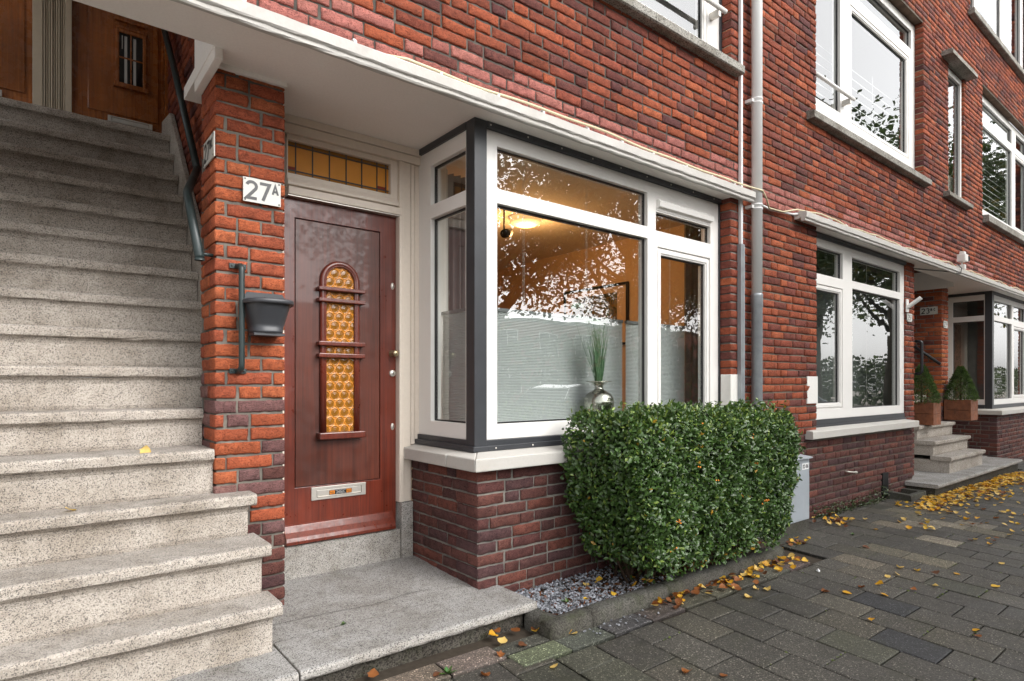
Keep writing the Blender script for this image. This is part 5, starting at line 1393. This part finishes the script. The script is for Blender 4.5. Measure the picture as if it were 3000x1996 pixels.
# =================================================================== CABINET, PLANTERS
mb = MB(); mb.box(4.86, 5.44, 2.56, 2.745, -1.20, -.66)
CAB = obj('utility_cabinet', mb, M['cabinet'], bevel=.004); tag(CAB, 'pale grey metal street cabinet marked 02-06 behind the hedge end', 'cabinet')
mb = MB(); mb.prism([(2.535, -.66), (2.75, -.66), (2.75, -.620), (2.535, -.648)], 'x', 4.845, 5.455); obj('lid', mb, M['cabinet'], CAB, bevel=.003)
mb = MB(); mb.box(4.865, 5.435, 2.565, 2.74, -1.36, -1.202); obj('plinth', mb, M['kerb'], CAB)
mb = MB(); mb.box(5.30, 5.42, 2.557, 2.5597, -.755, -.70); obj('label_plate', mb, M['whitep'], CAB)
mb = MB(); put_text(mb, '02-06', .034, (5.312, 2.5562, -.744), ux, uz, NF, width=.096); obj('lettering', mb, M['black'], CAB)
def planter(x0, x1, y0, y1, z0, z1, label):
    zm = (z0 + z1) / 2; mb = MB()
    for a, b in ((z0, zm - .002), (zm + .002, z1)):
        mb.box(x0 + .016, x1 - .016, y0, y0 + .02, a, b); mb.box(x0 + .016, x1 - .016, y1 - .02, y1, a, b); mb.box(x0, x0 + .02, y0 + .016, y1 - .016, a, b); mb.box(x1 - .02, x1, y0 + .016, y1 - .016, a, b)
    for a in (x0 - .002, x1 - .026):
        for b in (y0 - .002, y1 - .026): mb.box(a, a + .028, b, b + .028, z0, z1 + .001)
    o = obj('wooden_planter', mb, M['planter'], bevel=.003); tag(o, label, 'planter')
    mb = MB(); mb.box(x0 + .02, x1 - .02, y0 + .02, y1 - .02, z0 + .01, z1 - .03); obj('potting_soil', mb, M['dirt'], o)
    return o
planter(9.66, 9.95, 2.865, 3.25, -.568, -.262, 'orange stained wooden planter standing on the third far step')
planter(11.02, 11.36, 2.79, 3.13, -.552, -.245, 'orange stained wooden planter fixed against the farthest pillar')
def conifer(x, y, z, h, r, label, seed):
    rr = random.Random(seed); mb = MB()
    for k in range(8000):
        t = rr.random() ** .8; a = rr.uniform(0, 2 * PI); prof = (1 - t) ** .8 * (1 if t > .12 else .6 + t * 3.3)
        lump = 1 + .22 * mn.noise(Vector((math.cos(a) * 2.2 + seed, math.sin(a) * 2.2, t * 7)))
        R_ = r * prof * lump * rr.uniform(.72, 1.03) + .012
        p = Vector((x + R_ * math.cos(a), y + R_ * math.sin(a), z + h * t)); out = Vector((math.cos(a), math.sin(a), .55)); g = rr.uniform(.55, 1.35) * (1 if mn.noise(p * 14) > -.1 else .55)
        leaf_geo(mb, p, out + Vector((rr.gauss(0, .5), rr.gauss(0, .5), rr.gauss(0, .5))), Vector((rr.gauss(0, 1), rr.gauss(0, 1), rr.gauss(0, 1))), rr.uniform(.018, .034), .008, (.10 * g, .165 * g, .045 * g))
    root = empty('dwarf_conifer', (x, y, z)); tag(root, label, 'conifer'); obj('foliage', mb, M['conifer'], root)
    mb = MB(); mb.tube([(x, y, z - .05), (x, y, z + h * .7)], .014, 6); obj('trunk', mb, M['twig'], root)
conifer(9.80, 3.05, -.30, .56, .24, 'taller cone shaped dwarf conifer in the planter on the far steps', 4)
conifer(11.19, 2.96, -.28, .54, .235, 'lumpy dwarf conifer in the planter against the farthest pillar', 9)

# =================================================================== FALLEN LEAVES
def leaf_mesh(name, col, seed, curl):
    rr = random.Random(seed); outl = [(0, -.5), (.10, -.42), (.36, -.30), (.46, -.05), (.36, .20), (.18, .40), (0, .56), (-.18, .40), (-.36, .20), (-.46, -.05), (-.36, -.30), (-.10, -.42)]
    vs = []; cs = []
    for (x, y) in outl:
        x *= rr.uniform(.88, 1.1); y *= rr.uniform(.92, 1.06); vs.append((x, y, curl * (x * x * 1.5 + (y * y) * rr.uniform(.2, .9)) + rr.gauss(0, .02))); g = rr.uniform(.75, 1.15); cs.append(tuple(c * g for c in col))
    for y in (-.3, -.05, .2, .42): vs.append((0, y, curl * y * y * .5 - .02)); cs.append(tuple(c * 1.1 for c in col))
    fs = [(0, 1, 12), (1, 2, 12), (2, 3, 13, 12), (3, 4, 14, 13), (4, 5, 15, 14), (5, 6, 15), (6, 7, 15), (7, 8, 14, 15), (8, 9, 13, 14), (9, 10, 12, 13), (10, 11, 12), (11, 0, 12)]
    vs += [(0, -.5, 0), (.012, -.5, 0), (.03, -.85, .05), (.018, -.85, .05)]; cs += [tuple(c * .7 for c in col)] * 4; fs.append((16, 17, 18, 19))
    mb = MB(); mb.add(vs, fs, 0, cs, True); return mb
KINDS = [('yellow', (.72, .44, .05)), ('yellow', (.64, .33, .025)), ('yellow', (.72, .50, .16)), ('brown', (.20, .07, .022)), ('brown', (.28, .10, .03)), ('brown', (.14, .055, .025))]
LM = []
for i, (nm, c) in enumerate(KINDS):
    for cu in (.35, 1.0):
        o = obj('fallen_leaf', leaf_mesh('fallen_leaf', c, 20 + i * 3 + int(cu * 7), cu), M['leafy'], recentre=False); LM.append((nm, o.data)); bpy.data.objects.remove(o)
LAB = {('yellow', 0): 'single yellow autumn leaf lying on the dark paving', ('brown', 0): 'single withered brown leaf lying on the dark paving', ('yellow', 1): 'yellow leaf in the drift along the concrete bed edging', ('brown', 1): 'brown leaf in the drift along the concrete bed edging', ('yellow', 2): 'yellow leaf in the planting bed under the hedge', ('brown', 2): 'brown leaf in the planting bed under the hedge', ('yellow', 3): 'yellow leaf in the small drift by the grey cabinet', ('brown', 3): 'brown leaf in the small drift by the grey cabinet'}
GRP = ['leaves scattered over the paving', 'leaves drifted along the bed edging', 'leaves in the planting bed', 'leaves drifted by the cabinet']
def put_leaf(x, y, z, kind, grp, s=None, label=None, flat=.35):
    c = [m for n, m in LM if n == kind]; o = bpy.data.objects.new('fallen_leaf', random.choice(c)); COL.objects.link(o)
    s = s or random.uniform(.036, .058); o.scale = (s,) * 3; o.location = (x, y, z + .006); o.rotation_euler = (random.gauss(0, flat), random.gauss(0, flat), random.uniform(0, 6.28))
    tag(o, label or LAB[(kind, grp)], 'leaf', GRP[grp] if label is None else None); return o
for (x, y) in YEL: put_leaf(x, y, zg(x, y), 'yellow', 0, flat=.2)
for (x, y) in BRN: put_leaf(x, y, zg(x, y), 'brown', 0, flat=.2)
put_leaf(.42, 3.19, -.313, 'yellow', 0, .05, 'yellow leaf lying on the granite step against the pillar'); put_leaf(.14, 3.10, -.527, 'yellow', 0, .05, 'yellow leaf lying at the left on a low granite step')
for k in range(100):
    t = random.random(); x = 2.75 + 1.75 * t; y = 2.20 + .02 * (x - 2.1) - abs(random.gauss(0, .045 + .03 * t)); put_leaf(x, y, zg(x, y) + random.uniform(0, .02), 'yellow' if random.random() < .42 + .2 * t else 'brown', 1)
for k in range(46):
    x = 2.2 + 2.1 * random.random() ** .6; y = random.uniform(2.34, 2.6); put_leaf(x, y, zb + random.uniform(.01, .03), 'yellow' if random.random() < .5 else 'brown', 2, random.uniform(.03, .055))
for k in range(50):
    if random.random() < .6: x, y = random.gauss(6.0, .16), random.gauss(2.56, .09)
    else: x, y = random.gauss(4.87, .10), random.gauss(2.38, .06)
    put_leaf(x, min(y, 2.72), zg(x, y) + random.uniform(0, .015), 'yellow' if random.random() < .6 else 'brown', 3)
mb = MB()
for k in range(900):
    t = random.random(); x = 7.3 + 4.5 * t ** .9; yc = 2.30; y = yc + random.gauss(0, .13 + .05 * math.sin(x * 3))
    if y > 2.44 and x > 8.3: y = 2.44 - abs(random.gauss(0, .08))
    if random.random() < .15: x, y = random.uniform(6.2, 12), random.uniform(1.3, 2.4)
    nm, me = random.choice(LM) if random.random() < .35 else random.choice(LM[:6]); s = random.uniform(.04, .066)
    Mx = Matrix.Translation((x, y, zg(x, y) + .006 + random.uniform(0, .014))) @ Matrix.Rotation(random.uniform(0, 6.28), 4, 'Z') @ Matrix.Rotation(random.gauss(0, .3), 4, 'X')
    mb.add([Mx @ (v.co * s) for v in me.vertices], [tuple(p.vertices) for p in me.polygons], 0, [tuple(d.color[:3]) for d in me.color_attributes['Col'].data], True)
o = obj('leaf_litter', mb, M['leafy'], recentre=False); tag(o, 'yellow leaf litter spread before the far granite steps', 'leaf litter', kind='stuff')
# weeds
def weed(x, y, z, n, L, label, col=(.06, .13, .025)):
    mb = MB()
    for k in range(n):
        a = random.uniform(0, 6.28); d = Vector((math.cos(a), math.sin(a), random.uniform(.3, 1.3))); leaf_geo(mb, Vector((x, y, z)), d, Vector((0, 0, 1)), L * random.uniform(.6, 1.1), L * .32, tuple(c * random.uniform(.7, 1.3) for c in col))
    o = obj('weed', mb, M['hedge']); tag(o, label, 'weed'); return o
weed(1.425, 2.225, zg(1.4, 2.2), 9, .05, 'small green weed at the corner of a border paver'); weed(1.18, 2.765, -1.152, 16, .022, 'tiny grass tuft in the crack of the landing slab')
weed(2.33, 2.43, zb + .01, 10, .04, 'small green weed in the gravel bed'); weed(5.55, 2.24, zg(5.5, 2.2), 7, .035, 'green sprout beside a yellow leaf on the pale pavers')
mb = MB()
for k in range(900):
    x = random.uniform(5.9, 7.75); y = 2.752 - abs(random.gauss(0, .03)) ; h = random.random() ** 2 * .10 * (1.6 if x > 7.2 else 1); z = zg(x, y) + h; a = random.uniform(0, 6.28)
    leaf_geo(mb, Vector((x, y, z)), Vector((math.cos(a), -abs(math.sin(a)), .4)), Vector((0, -.5, 1)), .024, .013, tuple(c * random.uniform(.6, 1.2) for c in (.05, .075, .02)))
o = obj('ground_cover', mb, M['hedge'], recentre=False); tag(o, 'low green weeds along the foot of the brown brick wall', 'weeds', kind='stuff')
mb = MB(); mb.prism([(2.50, -1.335), (2.74, -1.335), (2.74, -1.24), (2.72, -1.235), (2.52, -1.25), (2.50, -1.26)], 'x', 7.72, 7.80); mb.box(7.80, 8.12, 2.50, 2.56, -1.335, -1.25); mb.box(8.12, 8.19, 2.50, 2.74, -1.335, -1.245)
o = obj('drain_surround', mb, M['kerb'], bevel=.008); tag(o, 'small concrete drain surround under the wall vent', 'drain')
mb = MB(); mb.add([(0, 0, 0), (.03, .004, .002), (.034, .02, .004), (.01, .026, .003), (.012, .012, .022)], [(0, 1, 4), (1, 2, 4), (2, 3, 4), (3, 0, 4)]); mb.v = [(4.24 + v[0], 1.93 + v[1], zg(4.2, 1.9) + .004 + v[2]) for v in mb.v]
o = obj('paper_scrap', mb, M['whitep']); tag(o, 'crumpled white paper scrap on the paving near the leaf drift', 'litter')

# =================================================================== ACROSS THE STREET (mirrored in the panes)
tr_ = random.Random(8)
def make_tree():
    root = empty('street_tree', (0, 0, 0)); mb = MB()
    mb.tube([(0, 0, 0), (.03, .02, 1.4), (-.02, .05, 2.4), (.05, 0, 4.2)], [.19, .15, .13, .07], 10); br = []
    for k in range(16):
        a = tr_.uniform(0, 6.28); h = tr_.uniform(1.7, 4.0); L = tr_.uniform(1.2, 2.7); s = Vector((.0, .03, h)); e = s + Vector((math.cos(a) * L, math.sin(a) * L, tr_.uniform(.4, 2.0))); m_ = (s + e) / 2 + Vector((0, 0, .25)); mb.tube([s, m_, e], [.06, .035, .012], 6); br.append((s, m_, e))
        for j in range(3):
            f = m_.lerp(e, tr_.random()); g = f + Vector((tr_.gauss(0, .6), tr_.gauss(0, .6), tr_.uniform(.1, .9))); mb.tube([f, g], [.018, .006], 5); br.append((f, (f + g) / 2, g))
    obj('trunk', mb, M['bark'], root)
    lf = MB(); cl = []
    for (s, m_, e) in br:
        for q in (m_.lerp(e, .4), e, m_.lerp(e, .75)): cl.append((q + Vector((tr_.gauss(0, .2), tr_.gauss(0, .2), tr_.gauss(0, .2))), tr_.uniform(.35, .7)))
    for k in range(60):
        a = tr_.uniform(0, 6.28); ph = tr_.uniform(-.55, 1.3); R_ = tr_.uniform(1.6, 2.9); cl.append((Vector((R_ * math.cos(a) * math.cos(ph), R_ * math.sin(a) * math.cos(ph), 4.0 + 2.4 * math.sin(ph))), tr_.uniform(.4, .75)))
    for (c, r) in cl:
        tone = tr_.uniform(.6, 1.3); yel = tr_.random() < .22
        for k in range(int(46 * r / .5)):
            d = Vector((tr_.gauss(0, 1), tr_.gauss(0, 1), tr_.gauss(0, .8))); p = c + d * (r * .5); g = tone * tr_.uniform(.7, 1.3)
            col = (.14 * g, .12 * g, .018 * g) if yel and tr_.random() < .5 else (.055 * g, .085 * g, .022 * g)
            leaf_geo(lf, p, Vector((tr_.gauss(0, 1), tr_.gauss(0, 1), tr_.gauss(-.2, .7))), Vector((tr_.gauss(0, .6), tr_.gauss(0, .6), 1)), tr_.uniform(.09, .15), tr_.uniform(.06, .1), col)
    obj('crown', lf, M['treeleaf'], root)
    return root
TREE = make_tree(); TREE.location = (8.4, -5.4, -1.5); TREE.scale = (1.2,) * 3
tag(TREE, 'leafy street tree turning yellow, mirrored in the window panes', 'tree', 'street trees mirrored in the windows')
for (x, y, rz, s) in ((13.6, -5.8, 1.9, 1.3), (20.5, -6.2, 3.1, 1.2), (27.0, -6.6, 4.4, 2.0), (35.0, -6.4, .6, 2.1), (46.0, -6.6, 1.2, 2.1), (24.5, -12.6, 5.0, 1.3)):
    dup(TREE, (x, y, -1.5), rz, scale=s)
gm = MB()
for k in range(13000):
    x = tr_.uniform(-4, 70) if k < 9500 else tr_.uniform(70, 130); h = tr_.random() ** .8 * (3.0 + 1.1 * mn.noise(Vector((x * .35, 0, 0)))); y = -11.3 + tr_.gauss(0, .5); g = tr_.uniform(.5, 1.4) * (1 + .6 * mn.noise(Vector((x * .8, h, 2))))
    leaf_geo(gm, Vector((x, y, -1.45 + h)), Vector((tr_.gauss(0, 1), tr_.gauss(0, 1), tr_.gauss(0, 1))), Vector((0, 1, .3)), tr_.uniform(.2, .4), tr_.uniform(.15, .3), (.05 * g, .075 * g, .02 * g))
o = obj('shrubbery', gm, M['treeleaf'], recentre=False); tag(o, 'mass of green shrubbery across the road, mirrored in the panes', 'shrubbery', kind='stuff')
OH = empty('opposite_house_row', (12, -15, -1.41)); tag(OH, 'red brick house row across the street, mirrored in the far panes', 'house')
mb = MB(); wins = [(x, z) for x in np.arange(-7, 44, 3.4) for z in (-.6, 2.0)]
mb.plate(YM, -10, 46, -1.41, 4.1, [(x, x + 1.7, z, z + 1.6) for x, z in wins], -25.0, -25.4)
mb.v = [(v[0], v[1], v[2]) for v in mb.v]
tb = NT('distant_brick'); bt = tb.n.new('ShaderNodeTexBrick'); mpv = tb.mapping((1, 1, 1)); cx_ = tb.n.new('ShaderNodeSeparateXYZ'); tb.l.new(tb.oc(), cx_.inputs[0]); cb = tb.n.new('ShaderNodeCombineXYZ'); tb.l.new(cx_.outputs[0], cb.inputs[0]); tb.l.new(cx_.outputs[2], cb.inputs[1]); tb.l.new(cb.outputs[0], bt.inputs['Vector'])
bt.inputs['Scale'].default_value = 4.5; bt.inputs['Color1'].default_value = (.28, .075, .04, 1); bt.inputs['Color2'].default_value = (.20, .06, .04, 1); bt.inputs['Mortar'].default_value = (.12, .1, .09, 1); tb.done(bt.outputs['Color'], .9)
obj('wall', mb, tb.mat, OH)
mb = MB(); mb.box(-10, 46, -32, -25.41, 4.1, 4.4); obj('roof', mb, M['asphalt'], OH)
wf = MB(); wf.plate(YM, 0, 1.7, 0, 1.6, [(.08, .8, .08, 1.52), (.88, 1.62, .08, 1.1), (.88, 1.62, 1.18, 1.52)], .0, .06)
W0 = None
for x, z in wins:
    if W0 is None:
        W0 = obj('window', wf, M['white'], OH); W0.location = (x, -25.03, z); W0.rotation_euler = (0, 0, 0)
        W0.matrix_parent_inverse = Matrix.Translation((-12, 15, 1.41)); gp = MB(); gp.quad((0.02, .05, .02), (1.68, .05, .02), (1.68, .05, 1.58), (.02, .05, 1.58)); GP = obj('window_pane', gp, M['glassdark'], W0); GP.matrix_parent_inverse = Matrix.Identity(4)
    else:
        c = W0.copy(); COL.objects.link(c); c.location = (x, -25.03, z); g = GP.copy(); COL.objects.link(g); g.parent = c
def make_car(mat, label, loc):
    root = empty('parked_car', (0, 0, 0)); tag(root, label, 'car')
    low = [(-2.05, .32), (-2.10, .55), (-2.02, .82), (-1.55, .92), (-1.2, .95), (1.35, .93), (1.95, .86), (2.08, .62), (2.05, .32), (1.72, .24), (1.62, .5), (1.3, .62), (.98, .5), (.9, .24), (-.95, .24), (-1.03, .5), (-1.33, .62), (-1.65, .5), (-1.73, .24)]
    mb = MB(); mb.prism(low, 'y', -.86, .86); top = [(-1.5, .93), (-.95, 1.40), (-.6, 1.46), (.45, 1.46), (.75, 1.38), (1.75, .93)]
    b = obj('body', mb, mat, root, bevel=.06, bseg=3); n = len(top)
    mb = MB(); vs = [(x, s * (.80 if z < 1 else .60), z) for s in (-1, 1) for x, z in top]; mb.add(vs, [tuple(range(n)), tuple(range(2 * n - 1, n - 1, -1))] + [(i, n + i, n + (i + 1) % n, (i + 1) % n) for i in range(n)]); obj('cabin_glass', mb, M['glassdark'], root, bevel=.03)
    mb = MB(); mb.prism([(-.93, 1.405), (-.6, 1.472), (.45, 1.472), (.74, 1.395), (.45, 1.44), (-.6, 1.44)], 'y', -.60, .60)
    for s in (-1, 1):
        for (xa, za, xb, zb_) in ((-1.5, .93, -.92, 1.41), (1.75, .93, .74, 1.39), (.0, .93, .05, 1.46)): mb.tube([(xa, s * .815, za), (xb, s * .61, zb_)], .028, 6)
    obj('roof', mb, mat, root)
    for (x, s) in ((1.3, -1), (1.3, 1), (-1.33, -1), (-1.33, 1)):
        mb = MB(); mb.lathe([(.2, -.10), (.29, -.10), (.31, -.07), (.31, .07), (.29, .10), (.2, .10)], (x, s * .76, .31), 24, axis='y'); w = obj('wheel', mb, M['railblack'], root)
        mb = MB(); mb.lathe([(0, .02), (.06, .03), (.2, .0), (.205, .09), (.205, -.09), (0, -.02)], (x, s * .76, .31), 20, axis='y'); obj('rim', mb, M['steel'], w)
    for s in (-1, 1):
        mb = MB(); mb.box(-2.10, -1.98, s * .55 - .18, s * .55 + .18, .60, .74); obj('headlight', mb, M['whitep'], root, bevel=.03)
        mb = MB(); mb.box(1.98, 2.08, s * .6 - .15, s * .6 + .15, .64, .80); obj('tail_light', mb, M['redglass'], root, bevel=.03)
        mb = MB(); mb.box(-1.05, -.9, s * .95 - .07, s * .95 + .07, .95, 1.08); obj('wing_mirror', mb, mat, root, bevel=.03)
    root.location = loc; return root
make_car(plain('black_car_paint', (.015, .016, .018), .2, 0, .5, coat=1), 'black hatchback parked at the kerb, mirrored in the middle house window', (9.6, -3.7, -1.5))
make_car(plain('silver_car_paint', (.42, .44, .46), .25, .6, .5, coat=1), 'silver hatchback parked at the kerb, mirrored in the bay window', (4.4, -3.7, -1.5))
make_car(plain('blue_car_paint', (.20, .27, .36), .25, .4, .5, coat=1), 'pale blue hatchback parked at the kerb, mirrored in the farthest bay', (17.8, -3.7, -1.5))

# =================================================================== LIGHT, CAMERA
w = bpy.data.worlds.new('World'); scene.world = w; w.use_nodes = True
nt = w.node_tree; bg = nt.nodes['Background']; sky = nt.nodes.new('ShaderNodeTexSky'); sky.sky_type = 'NISHITA'; sky.sun_disc = False
SUN_EL, SUN_AZ = math.radians(40), math.radians(158)     # azimuth clockwise from +Y
sky.sun_elevation = SUN_EL; sky.sun_rotation = SUN_AZ; sky.air_density = 1.0; sky.dust_density = 3.0; sky.ozone_density = 1.0
hs = nt.nodes.new('ShaderNodeHueSaturation'); hs.inputs['Saturation'].default_value = .06; hs.inputs['Value'].default_value = 2.75
nt.links.new(sky.outputs[0], hs.inputs['Color']); nt.links.new(hs.outputs[0], bg.inputs['Color']); bg.inputs['Strength'].default_value = .15
sd = bpy.data.lights.new('sun', 'SUN'); sd.energy = 1.3; sd.angle = math.radians(40); sd.color = (1, .93, .84)
so = bpy.data.objects.new('sun', sd); COL.objects.link(so)
sdir = Vector((math.sin(SUN_AZ) * math.cos(SUN_EL), math.cos(SUN_AZ) * math.cos(SUN_EL), math.sin(SUN_EL)))
so.rotation_euler = sdir.to_track_quat('Z', 'Y').to_euler()
cam = bpy.data.cameras.new('camera'); co = bpy.data.objects.new('camera', cam); COL.objects.link(co)
cam.sensor_width = 36; cam.lens = 1775 / 3000 * 36; cam.shift_y = 127 / 3000; cam.clip_start = .05; cam.clip_end = 400
co.location = (0, 0, 0); co.rotation_euler = (PI / 2, 0, -math.atan(.7998))
scene.camera = co
scene.view_settings.view_transform = 'Standard'; scene.view_settings.look = 'None'; scene.view_settings.exposure = 0; scene.view_settings.gamma = 1
scene.render.engine = 'CYCLES'
cy = scene.cycles; cy.max_bounces = 8; cy.diffuse_bounces = 4; cy.glossy_bounces = 4; cy.transparent_max_bounces = 16; cy.transmission_bounces = 4; cy.caustics_reflective = False; cy.caustics_refractive = False; cy.sample_clamp_indirect = 8
try:
    cy.use_denoising = True; cy.denoiser = 'OPENIMAGEDENOISE'; cy.denoising_prefilter = 'ACCURATE'
except Exception: pass
